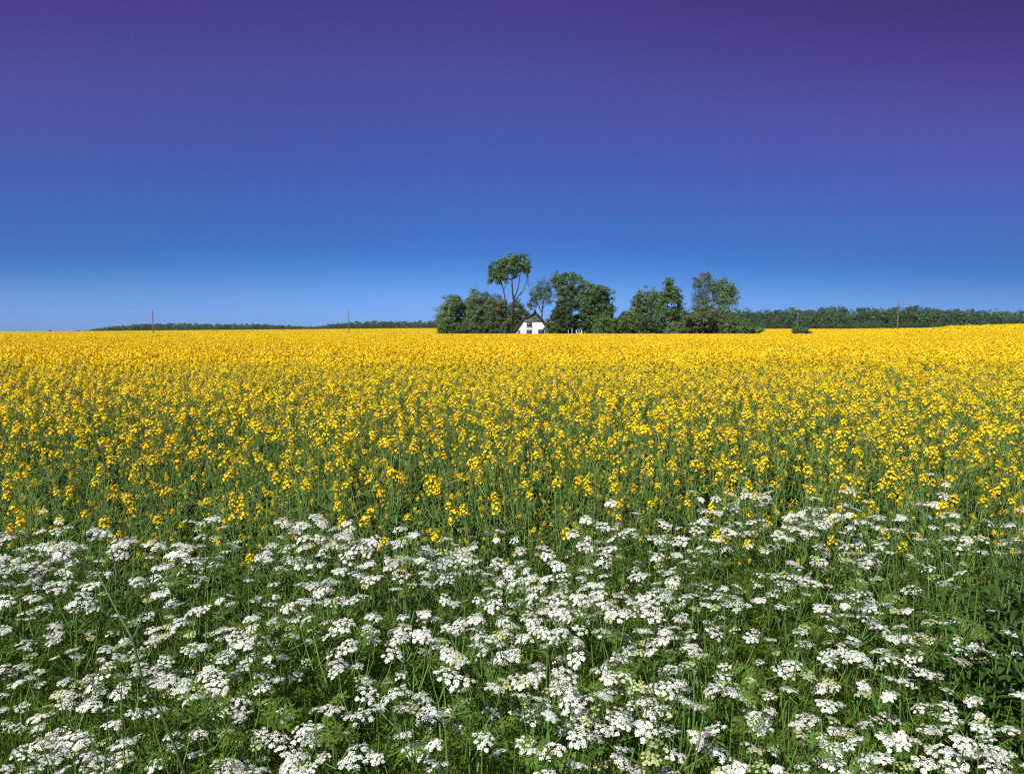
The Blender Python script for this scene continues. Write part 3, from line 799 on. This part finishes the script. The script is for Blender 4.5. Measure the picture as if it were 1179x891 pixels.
HEADS0 = [flower_head_mb(300 + k, 0) for k in range(6)]
HEADS1 = [flower_head_mb(300 + k, 1) for k in range(6)]
HEAD_ME = [h.mesh("flower_head", [M_PETAL, M_BUD, M_RSTEM]) for h in HEADS0]
PLANS = [rape_plan(400 + k, int(hc)) for k, hc in enumerate([4, 3, 5, 3, 4, 2, 1, 1])]   # last three: thin edge plants

rape_protos = []
for k, (st, fo, hp) in enumerate(PLANS):
    root = bpy.data.objects.new("rapeseed_plant", None); root.empty_display_size = .1
    kids = [bpy.data.objects.new("stem", st.mesh("stem", M_RSTEM, True)), bpy.data.objects.new("foliage", fo.mesh("foliage", M_RLEAF))]
    for j, (p, tl, hs_) in enumerate(hp):
        o = bpy.data.objects.new("flower_head", HEAD_ME[(k + j) % 6]); o.location = p; o.rotation_euler = (-tl[1], tl[0], j * 1.3)
        s = hs_ * .88; o.scale = (s, s, s); kids.append(o)
    for q in kids: q.parent = root
    rape_protos.append((root, kids))

def side_words(px):
    for lim, wd in ((130, "far left"), (290, "left"), (450, "left of centre"), (590, "centre left"), (730, "centre right"), (890, "right of centre"), (1050, "right")):
        if px < lim: return wd
    return "far right"

FRONT = lambda x: 2.95 + .18 * math.sin(x * 1.7 + .6) + .10 * math.sin(x * 4.1)
rngp = np.random.default_rng(5)
cand = []
for gx in np.arange(-4.4, 4.4, .178):
    for gy in np.arange(2.7, 6.2, .178):
        x, y = gx + rngp.uniform(-.09, .09), gy + rngp.uniform(-.09, .09)
        if y > FRONT(x) and abs(x) < .715 * y + .1: cand.append((y, x, rngp.uniform()))
cand.sort()
cand = cand[:300]
Y_END = cand[-1][0]
for n_, (y, x, q) in enumerate(cand):
    edge = y - FRONT(x)
    k = int(rngp.choice([5, 6, 7])) if edge < .8 or q < .98 - .06 * edge else int(rngp.integers(0, 5))
    r = copy_tree(*rape_protos[k])
    s = rngp.uniform(.90, 1.08) * (.93 if edge < .4 else 1.0)
    r.location = (x, y, gz(x, y)); r.rotation_euler = (0, 0, rngp.uniform(0, 6.28)); r.scale = (s, s, s * rngp.uniform(.97, 1.03))
    px, _ = to_px(x, y, 1.15)
    thin = "thin stemmed rapeseed plant with few yellow heads" if k >= 5 else "bushy rapeseed plant with many yellow heads"
    band = "on the crop's front edge" if edge < .5 else ("in the crop's second band" if edge < 1.1 else "deeper in the crop")
    sw = side_words(px)
    tag(r, "%s %s, %s" % (thin, band, sw), "rapeseed plant", "%s %s, %s" % (thin, band, sw))

# --- the rest of the field: one object
def rape_patch(seed, size, dens, lod, thin=0.0):
    rng = np.random.default_rng(seed); m = MB()       # slots: petal, bud, stem, leaf
    if lod == 1:
        n = int(size * size * dens)
        for j in range(n):
            st, fo, hp = PLANS[int(rng.integers(5, 8)) if rng.uniform() < thin else int(rng.integers(0, 5))]; x, y = rng.uniform(-.5, .5, 2) * size; rz = rng.uniform(0, 6.28); s = rng.uniform(.9, 1.1)
            m.merge(st, (x, y, 0), rz, s, mats=[2]); m.merge(fo, (x, y, 0), rz, s, mats=[3])
            c, sn = math.cos(rz), math.sin(rz)
            for p, tl, hs_ in hp:
                m.merge(HEADS1[int(rng.integers(6))], (x + s * (c * p[0] - sn * p[1]), y + s * (sn * p[0] + c * p[1]), s * p[2]), rng.uniform(0, 6.28), s * hs_ * 1.12)
        return m.mesh("rapeseed_patch", [M_PETAL, M_BUD, M_RSTEM, M_RLEAF])
    nh = int(size * size * dens * {2: 6.3, 3: 3.0, 4: .34}[lod]); q = {2: 7, 3: 3, 4: 2}[lod]; hs = {2: .0185, 3: .034, 4: .10}[lod]
    C_ = np.stack([rng.uniform(-.5, .5, nh) * size, rng.uniform(-.5, .5, nh) * size, rng.normal(1.10, .095, nh)], -1)
    K = np.repeat(C_, q, 0); nn = len(K)
    u = rand_unit(rng, nn); u[:, 2] = np.abs(u[:, 2]) * .9
    Pq = K + u * np.array([1, 1, 1.2]) * hs * 1.25
    N = u + rand_unit(rng, nn) * .7; N /= np.linalg.norm(N, axis=1, keepdims=True)
    A, B = perp(N, rng); s = hs * rng.uniform(.6, 1.15, nn)[:, None]
    m.quads(Pq, A * s, B * s * .75, 0)
    if lod == 2:
        D = C_ + np.stack([rng.normal(0, .05, nh), rng.normal(0, .05, nh), -rng.uniform(.4, .9, nh)], -1)
        T = (D - C_) * .5; sd = np.cross(T, rand_unit(rng, nh)); sd /= np.linalg.norm(sd, axis=1, keepdims=True)
        m.quads((C_ + D) * .5, T, sd * .0028, 2)
    ng_ = int(size * size * {2: 170, 3: 45, 4: 6}[lod]); gl = {2: .05, 3: .10, 4: .25}[lod]
    G = np.stack([rng.uniform(-.5, .5, ng_) * size, rng.uniform(-.5, .5, ng_) * size, rng.uniform(.35, 1.06, ng_)], -1)
    N = rand_unit(rng, ng_); A, B = perp(N, rng); m.quads(G, A * gl, B * gl * .28, 3, rhomb=True)
    return m.mesh("rapeseed_patch", [M_PETAL, M_BUD, M_RSTEM, M_RLEAF])

src, P, rz, sc, ix = [], [], [], [], []
def in_farm(x, y):
    a = x / y
    return 199 < y < 252 and -0.100 < a < 0.345
def rows(y0, y1, size, first, nvar, keep=None):
    y = y0 + size / 2; rg = np.random.default_rng(int(size * 100))
    while y < y1 + size * .49:
        half = .80 * (y + size) + 1.5
        nx = int(math.ceil(half / size))
        for i in range(-nx, nx + 1):
            x = (i + .5 * (int(y / size) % 2)) * size
            if in_farm(x, y) or (keep and not keep(x, y)): continue
            P.append((x, y, gz(x, y))); rz.append(float(rg.integers(4)) * math.pi / 2); sc.append(1.0); ix.append(first + int(rg.integers(nvar)))
        y += size
    return y - size / 2
for k in range(6): src.append(rape_patch(500 + k, 1.0, 30, 1, .34))
for k in range(5): src.append(rape_patch(520 + k, 2.0, 30, 2))
for k in range(4): src.append(rape_patch(540 + k, 6.0, 30, 3))
for k in range(3): src.append(rape_patch(560 + k, 16.0, 30, 4))
for k in range(4): src.append(rape_patch(580 + k, 1.0, 31, 1, .93))
for k in range(4): src.append(rape_patch(590 + k, 1.0, 31, 1, .74))
rows(3.4, Y_END - .5, 1.0, 18, 4, keep=lambda x, y: abs(x) > .715 * y + .75)
ye = rows(Y_END - .05, Y_END + .9, 1.0, 18, 4)
ye = rows(ye, 8.2, 1.0, 22, 4)
ye = rows(ye, 13.5, 1.0, 0, 6)
ye = rows(ye, 50, 2.0, 6, 5)
ye = rows(ye, 230, 6.0, 11, 4)
far = [(0, 0)]
def farkeep(x, y):
    a = x / y
    if y > 498 and a > .22: return False      # wood stands here
    if y > 790 and -.60 < a < 0.25: return False
    return True
rows(ye, 1700, 16.0, 15, 3, keep=farkeep)
scatter("rapeseed_field", P, rz, sc, ix, src, "yellow flowering rapeseed crop stretching away to the skyline", "crop")

# ================================================================== COW PARSLEY VERGE
def umbel_mb(seed, young=False):
    rng = np.random.default_rng(seed); m = MB()        # slots: white, cream, stem
    n = int(rng.integers(10, 17)); curv = rng.uniform(6, 16); R0 = rng.uniform(.023, .034) * (.75 if young else 1); H = .026
    for j in range(n):
        ph = j * 2.39996 + rng.uniform(-.2, .2); r = R0 * math.sqrt((j + .6) / n) * rng.uniform(.9, 1.1)
        c = np.array([r * math.cos(ph), r * math.sin(ph), H - curv * r * r + rng.normal(0, .0022)])
        m.tube([(0, 0, 0), c * np.array([.55, .55, .5]), c - np.array([0, 0, .004])], [.0009, .0007, .0006], 3, 2)
        k = int(rng.integers(15, 23)); rr = rng.uniform(.0060, .0086) * (.6 if young else 1)
        q = np.arange(k); rad = rr * np.sqrt((q + .4) / k); f = q * 2.39996 + rng.uniform(0, 6)
        ax = np.array([c[0], c[1], .05]); ax /= np.linalg.norm(ax)
        Pf = np.stack([rad * np.cos(f), rad * np.sin(f), .0045 - 55 * rad * rad + rng.normal(0, .0012, k)], -1)
        e1 = np.cross([0, 1.0, 0], ax); e1 /= np.linalg.norm(e1); e2 = np.cross(ax, e1)
        Pw = c + Pf[:, :1] * e1 + Pf[:, 1:2] * e2 + Pf[:, 2:] * ax
        N = (Pf[:, :1] * 45) * e1 + (Pf[:, 1:2] * 45) * e2 + ax + np.array([0, 0, .4]) + rng.normal(size=(k, 3)) * .22; N /= np.linalg.norm(N, axis=1, keepdims=True)
        A, B = perp(N, rng); s = rng.uniform(.0011, .0018, k)[:, None] * (.8 if young else 1)
        m.quads(Pw, A * s, B * s * .9, 1 if young else 0); m.quads(Pw + N * .0004, (A + B) * s * .68, (A - B) * s * .68, 1 if young else 0)
        m.quads((c - np.array([0, 0, .001]))[None], np.array([[.003, 0, 0]]), np.array([[0, .003, 0]]), 2)
    return m
UMBEL = [umbel_mb(600 + k).mesh("umbel", [M_WHITE, M_CREAM, M_PSTEM]) for k in range(10)]
YOUNG = [umbel_mb(620 + k, True).mesh("young_umbel", [M_WHITE, M_CREAM, M_PSTEM]) for k in range(2)]

def fern_leaf(m, base, az, el, L, rng, mat=0):
    """twice divided feathery leaf: triangular outline, narrow separate lobes"""
    d = np.array([math.cos(az) * math.cos(el), math.sin(az) * math.cos(el), math.sin(el)])
    roll = rng.normal(0, .45)
    side = np.array([-math.sin(az), math.cos(az), 0]); nrm = np.cross(d, side)
    side = side * math.cos(roll) + nrm * math.sin(roll); nrm = np.cross(d, side)
    C0 = np.asarray(base, float)
    def pos(t): return C0 + d * (L * t) - np.array([0, 0, 1.0]) * (.35 * L * t * t)
    m.tube([pos(t) for t in (0, .35, .7, 1)], [.0020, .0016, .0010, .0005], 3, mat)
    P_, U_, V_ = [], [], []
    npair = 6
    for k in range(npair):
        t = .28 + .68 * k / (npair - 1); pl = L * .46 * (1 - .86 * (k / (npair - 1)) ** .8) * rng.uniform(.8, 1.15)
        for sg in (-1, 1):
            dd = side * sg * .8 + d * .62 + nrm * rng.normal(.05, .22) - np.array([0, 0, .10]); dd /= np.linalg.norm(dd)
            p0 = pos(t); w2 = np.cross(nrm, dd); w2 /= np.linalg.norm(w2)
            P_.append(p0 + dd * pl * .45); U_.append(dd * pl * .45); V_.append(w2 * .0009)
            nq = 4 if pl > .03 else 2
            for j in range(nq):
                q = (j + .8) / (nq + .4); ll = (.30 * pl) * (1.1 - .75 * q) * rng.uniform(.75, 1.25) + .004
                for s2 in (-1, 1):
                    ld = w2 * s2 * .62 + dd * .78 + nrm * rng.normal(0, .2); ld /= np.linalg.norm(ld); c = p0 + dd * pl * q + ld * ll * .5
                    lv = np.cross(nrm, ld) + nrm * rng.normal(0, .45); P_.append(c); U_.append(ld * ll * .5); V_.append(lv * ll * .19)
            P_.append(p0 + dd * pl); U_.append(dd * (.12 * pl + .003)); V_.append(w2 * (.05 * pl + .001))
    m.quads(P_, np.array(U_), np.array(V_), mat, rhomb=True)

def parsley_plan(seed):
    rng = np.random.default_rng(seed); st, fo, up = MB(), MB(), []
    H = 1.0; base = np.zeros(3); ln = rng.normal(0, .05, 2)
    P = lambda z: np.array([ln[0] * z * z + .015 * math.sin(4 * z + seed), ln[1] * z * z + .015 * math.cos(3.6 * z + seed), z])
    zf = rng.uniform(.50, .62); st.tube([P(z) for z in np.linspace(0, zf, 6)], np.linspace(.0062, .0045, 6), 6)
    nb = int(rng.integers(2, 5)); a0 = rng.uniform(0, 6.28)
    for b in range(nb + 1):
        if b == nb: a, out, ztop = 0, 0.01, rng.uniform(.80, .86)
        else: a, out, ztop = a0 + b * 6.28 / nb + rng.uniform(-.4, .4), rng.uniform(.07, .13), rng.uniform(.72, .84)
        s = P(zf); e = np.array([s[0] + out * math.cos(a), s[1] + out * math.sin(a), ztop])
        st.tube([s, s + (e - s) * .5 + np.array([math.cos(a), math.sin(a), 0]) * out * .16, e], [.0038, .0032, .0027], 5)
        nu = int(rng.integers(2, 6)); a1 = rng.uniform(0, 6.28)
        for u in range(nu):
            aa = a1 + u * 6.28 / nu; o2 = rng.uniform(.03, .09); q = e + np.array([math.cos(aa) * o2, math.sin(aa) * o2, rng.uniform(.02, .18)])
            st.tube([e, e + (q - e) * .5 + np.array([math.cos(aa), math.sin(aa), 0]) * o2 * .2, q], [.0021, .0017, .0013], 4)
            up.append((q, (math.cos(aa) * .3 + rng.normal(0, .14), math.sin(aa) * .3 + rng.normal(0, .14)), rng.uniform() < .18))
        fern_leaf(fo, s, a + .4, rng.uniform(.2, .7), rng.uniform(.12, .2), rng)
        fern_leaf(fo, e, a + 1.2, rng.uniform(.3, .8), rng.uniform(.05, .09), rng)
    for k in range(4):
        z = rng.uniform(.08, zf); fern_leaf(fo, P(z), k * 2.1 + rng.uniform(-.4, .4), rng.uniform(.15, .9), rng.uniform(.18, .32), rng)
    return st, fo, up

pars_protos = []
for k in range(9):
    st, fo, up = parsley_plan(700 + k)
    root = bpy.data.objects.new("cow_parsley", None); root.empty_display_size = .1
    kids = [bpy.data.objects.new("stem", st.mesh("stem", M_PSTEM, True)), bpy.data.objects.new("foliage", fo.mesh("foliage", M_PLEAF))]
    for j, (p, tl, yg) in enumerate(up):
        o = bpy.data.objects.new("umbel", YOUNG[j % 2] if yg else UMBEL[(3 * k + j) % 10]); o.location = p; o.rotation_euler = (-tl[1], tl[0], j * 1.1)
        s = random.uniform(.52, 1.02); o.scale = (s, s, s)
        if yg: o["label"] = "young greenish umbel in bud"
        kids.append(o)
    for q in kids: q.parent = root
    pars_protos.append((root, kids))

rngc = np.random.default_rng(9)
pl, tries = [], 0
def back_limit(x):                 # the drift reaches farther back at the right
    return 2.93 + .10 * math.sin(2.1 * x + 1) + .55 * math.exp(-((x - 1.05) / .45) ** 2) + .25 * math.exp(-((x - 2.0) / .5) ** 2) + .20 * float(smooth((-x - .4) / .5))
while len(pl) < 180 and tries < 14000:
    tries += 1
    y = rngc.uniform(.98, 3.6); x = rngc.uniform(-1, 1) * (.72 * y + .30)
    if y > back_limit(x): continue
    w = .55 + .45 * smooth((x / y + .5) / .6)                       # denser to the right
    if x / y < -.40 and y < 1.9: w *= .6
    if y < 1.45 and -.05 < x / y < .16: w *= .4
    if y > 2.35 and x < -.2: w = .74
    w *= .62 + .38 * math.sin(3.9 * x + 1.7 * y) * math.cos(3.1 * y - 1.3 * x)      # clumps and gaps
    if y > 2.45 and -.15 < x < .35: w *= .5
    if x / y > .56 and 1.65 < y < 2.85: w *= .10                      # leafy weeds stand here
    if rngc.uniform() > w: continue
    dmin = .145 if x > 0 else .155
    if any((x - a) ** 2 + (y - b) ** 2 < dmin * dmin for a, b, _ in pl): continue
    pl.append((x, y, rngc.uniform()))
pl.sort(key=lambda t: t[1])
for x, y, q in pl:
    k = int(rngc.integers(9)); r = copy_tree(*pars_protos[k])
    h = .90 + .06 * math.sin(2.7 * x + y) + rngc.uniform(-.09, .07) + (.12 if y > 2.75 and x > .4 else 0) + (.07 if y > 2.4 and x < -.2 else 0) - (.06 if x < -.6 and y < 2 else 0)
    r.location = (x, y, 0); r.rotation_euler = (rngc.normal(0, .04), rngc.normal(0, .04), rngc.uniform(0, 6.28)); r.scale = (1.0, 1.0, h)
    px, py = to_px(x, y, h)
    tall = "tall" if h > .95 else ("short" if h < .85 else "middling")
    n_u = len(pars_protos[k][1]) - 2
    rich = "many" if n_u > 11 else "few"
    row = "nearest the camera" if py > 790 else ("in the front drift" if py > 715 else ("in mid drift" if py > 655 else "along the rapeseed"))
    sw = side_words(px)
    tag(r, "%s white cow parsley with %s umbels %s, %s" % (tall, rich, row, sw), "cow parsley", "%s cow parsley with %s umbels %s, %s" % (tall, rich, row, sw))

# the thick forked stem at the left
def forked_plant():
    q = lambda px, py, Y: np.array(at(px, py, Y))
    b = q(214, 893, 1.44); base = np.array([b[0] + .06, 1.46, 0.0])
    root = empty("cow_parsley", tuple(base)); tag(root, "cow parsley with a bare forked stem leaning left, at the left", "cow parsley")
    st, fo = MB(), MB()
    A = [np.zeros(3), b - base, q(190, 830, 1.45) - base, q(163, 780, 1.47) - base, q(153, 736, 1.48) - base]
    st.tube(A, [.0035, .0033, .0031, .0028, .0025], 8); f = A[-1]
    st.tube([f - np.array([0, 0, .006]), f, f + np.array([0, 0, .006])], [.0029, .0042, .0029], 8)
    l1 = [f, q(132, 698, 1.52) - base, q(112, 658, 1.56) - base]; l2 = [f, q(166, 705, 1.52) - base, q(176, 672, 1.58) - base]
    st.tube(l1, [.0027, .0023, .0017], 7); st.tube(l2, [.0020, .0017, .0013], 6)
    ends = []
    for e, a in ((l1[-1], 2.4), (l2[-1], .6)):
        for k in range(4):
            aa = a + (k - 1.5) * .9; u = e + np.array([math.cos(aa) * .06, math.sin(aa) * .06, .03 + .02 * (k % 2)]); st.tube([e, (e + u) / 2 + np.array([0, 0, -.006]), u], [.0018, .0015, .0012], 4); ends.append(u)
        fern_leaf(fo, e, a, .3, .1, np.random.default_rng(3))
    rg = np.random.default_rng(4)
    for k, t in enumerate((A[1], A[2], A[3])): fern_leaf(fo, t, k * 2.2, .5, .13, rg)
    st.build("stem", M_DSTEM, root, True); fo.build("foliage", M_PLEAF, root)
    for k, u in enumerate(ends): child(root, UMBEL[k % 7], "umbel", u, (.1, .1, k), .85)
forked_plant()

# leafy weeds at the right edge
def weed(x, y, h, label, seed):
    rng = np.random.default_rng(seed); root = empty("leafy_weed", (x, y, 0)); tag(root, label, "weed", "dark leafy weeds at the right edge")
    st, fo = MB(), MB()
    for s in range(6):
        a = rng.uniform(0, 6.28); e = np.array([math.cos(a) * .13, math.sin(a) * .13, h * rng.uniform(.82, 1.0)]); b = np.array([math.cos(a) * .02, math.sin(a) * .02, 0])
        st.tube([b, (b + e) / 2 + np.array([0, 0, .03]), e], [.005, .004, .0025], 5)
        for k in range(46):
            t = .15 + .85 * (k / 45); p = b + (e - b) * t; az = k * 2.2 + rng.uniform(-.3, .3)
            lance_leaf(fo, p, (math.cos(az), math.sin(az), rng.uniform(.1, .8)), rng.uniform(.06, .115) * (1.1 - .4 * t), rng.uniform(.006, .0105), rng.uniform(.1, .7), rng)
    st.build("stem", M_PSTEM, root, True); fo.build("foliage", M_WEED, root)
weed(1.56, 2.30, 1.05, "dark leafy weed with narrow leaves, tallest of those at the right edge", 801)
weed(1.78, 2.52, 1.04, "dark leafy weed behind the tallest weed at the right edge", 802)
weed(1.40, 2.05, .93, "dark leafy weed in front of the tallest weed at the right edge", 803)
weed(1.55, 2.10, .96, "dark leafy weed cut by the right picture edge beside taller weeds", 804)
weed(1.55, 2.52, .93, "dark leafy weed leftmost of the weeds at the right edge", 805)
weed(1.46, 2.30, 1.00, "dark leafy weed just left of the tallest weed at the right edge", 807)
weed(1.34, 2.12, .90, "low dark leafy weed among white umbels nearest the parsley drift", 808)
weed(1.70, 2.36, 1.00, "dark leafy weed against the right picture edge behind the cut weed", 806)

def small_flower(px, py, Y, label, mat, nm, cat, r):
    p = at(px, py, Y); root = empty(nm, (p.x, Y, 0)); tag(root, label, cat)
    s = MB(); s.tube([(0, 0, 0), (.01, 0, p.z * .5), (0, 0, p.z)], [.003, .0025, .002], 5); s.build("stem", M_PSTEM, root, True)
    h = MB(); rg = np.random.default_rng(2); n = 26; u = rand_unit(rg, n); u[:, 2] = np.abs(u[:, 2]); A, B = perp(u, rg)
    h.quads(u * r * .7, A * r * .5, B * r * .3, 0, rhomb=True); h.quads(u * r * .35, u * r * .5, B * r * .25, 0, rhomb=True)
    h.build("flower_head", mat, root, loc=(0, 0, p.z))
    l = MB()
    for k in range(4): lance_leaf(l, (0, 0, p.z * (.3 + .13 * k)), (math.cos(k * 2.1), math.sin(k * 2.1), .8), .09, .008, .3, rg)
    l.build("foliage", M_PLEAF, root)
small_flower(103, 616, 2.62, "single small violet flower among the cow parsley at the far left", M_PURPLE, "violet_flower", "flower", .012)
small_flower(466, 658, 2.35, "single small rusty pink flower head between white umbels", M_RUST, "pink_flower", "flower", .012)

# ------------------------------------------------------------------ grass and feathery undergrowth
def blade_batch(m, rng, n, size, hmin, hmax, w, mat):
    b = np.stack([rng.uniform(-.5, .5, n) * size, rng.uniform(-.5, .5, n) * size, np.zeros(n)], -1)
    h = rng.uniform(hmin, hmax, n); a = rng.uniform(0, 6.28, n); bend = rng.uniform(.05, .5, n) * h
    d = np.stack([np.cos(a), np.sin(a), np.zeros(n)], -1); sd = np.stack([-np.sin(a), np.cos(a), np.zeros(n)], -1) * (w * rng.uniform(.6, 1.3, n))[:, None]
    lv = [0, .4, .75, 1.0]; rows_ = []
    for t in lv:
        c = b + d * (bend * t ** 2.2)[:, None] + np.array([0, 0, 1.0]) * (h * t * (1 - .12 * t))[:, None]; k = (1 - t) ** .6 if t < 1 else .04
        rows_ += [c - sd * k, c + sd * k]
    V = np.stack(rows_, 1).reshape(-1, 3); o = (np.arange(n) * 8)[:, None]
    for i in range(3): m.add(V, o + np.array([[2 * i, 2 * i + 1, 2 * i + 3, 2 * i + 2]]), mat) if i == 0 else m.F.append((o + np.array([[2 * i, 2 * i + 1, 2 * i + 3, 2 * i + 2]]) + m.n - len(V), mat))
gsrc, usrc = [], []
for k in range(5):
    rg = np.random.default_rng(900 + k); m = MB()
    blade_batch(m, rg, 230, .5, .30, .86, .0026, 0); blade_batch(m, rg, 60, .5, .5, .95, .0015, 0); blade_batch(m, rg, 12, .5, .4, .9, .0016, 1)
    gsrc.append(m.mesh("grass_tuft", [M_GRASS, M_STRAW]))
    m = MB()
    for j in range(52):
        x, y = rg.uniform(-.25, .25, 2); z = .04 + .78 * rg.uniform() ** .8
        fern_leaf(m, (x, y, z), rg.uniform(0, 6.28), rg.uniform(-.2, 1.2), rg.uniform(.08, .22) * (1.15 - .6 * z), rg)
    for j in range(16):
        x, y = rg.uniform(-.25, .25, 2); h = rg.uniform(.5, .9); m.tube([(x, y, 0), (x + rg.normal(0, .03), y + rg.normal(0, .03), h * .5), (x + rg.normal(0, .06), y + rg.normal(0, .06), h)], [.003, .0025, .0012], 4, 1)
    usrc.append(m.mesh("undergrowth_tuft", [M_PLEAF, M_PSTEM]))
GP, GR, GI, UP, UR, UI, US, GS = [], [], [], [], [], [], [], []
rg = np.random.default_rng(77)
for y in np.arange(.55, 4.2, .42):
    for x in np.arange(-4.2, 4.3, .42):
        if y > FRONT(x) + .9: continue
        jx, jy = rg.uniform(-.08, .08, 2)
        GP.append((x + jx, y + jy, 0)); GR.append(rg.uniform(0, 6.28)); GI.append(int(rg.integers(5))); GS.append(rg.uniform(.8, 1.1))
        if y < FRONT(x) - .1 and rg.uniform() < .78:
            UP.append((x + jy, y + jx, 0)); UR.append(rg.uniform(0, 6.28)); UI.append(int(rg.integers(5))); US.append(rg.uniform(.8, 1.12))
scatter("grass", GP, GR, GS, GI, gsrc, "tall green grass blades between the cow parsley stems", "grass")
scatter("undergrowth", UP, UR, US, UI, usrc, "feathery green leaves filling the ground under the cow parsley", "undergrowth")
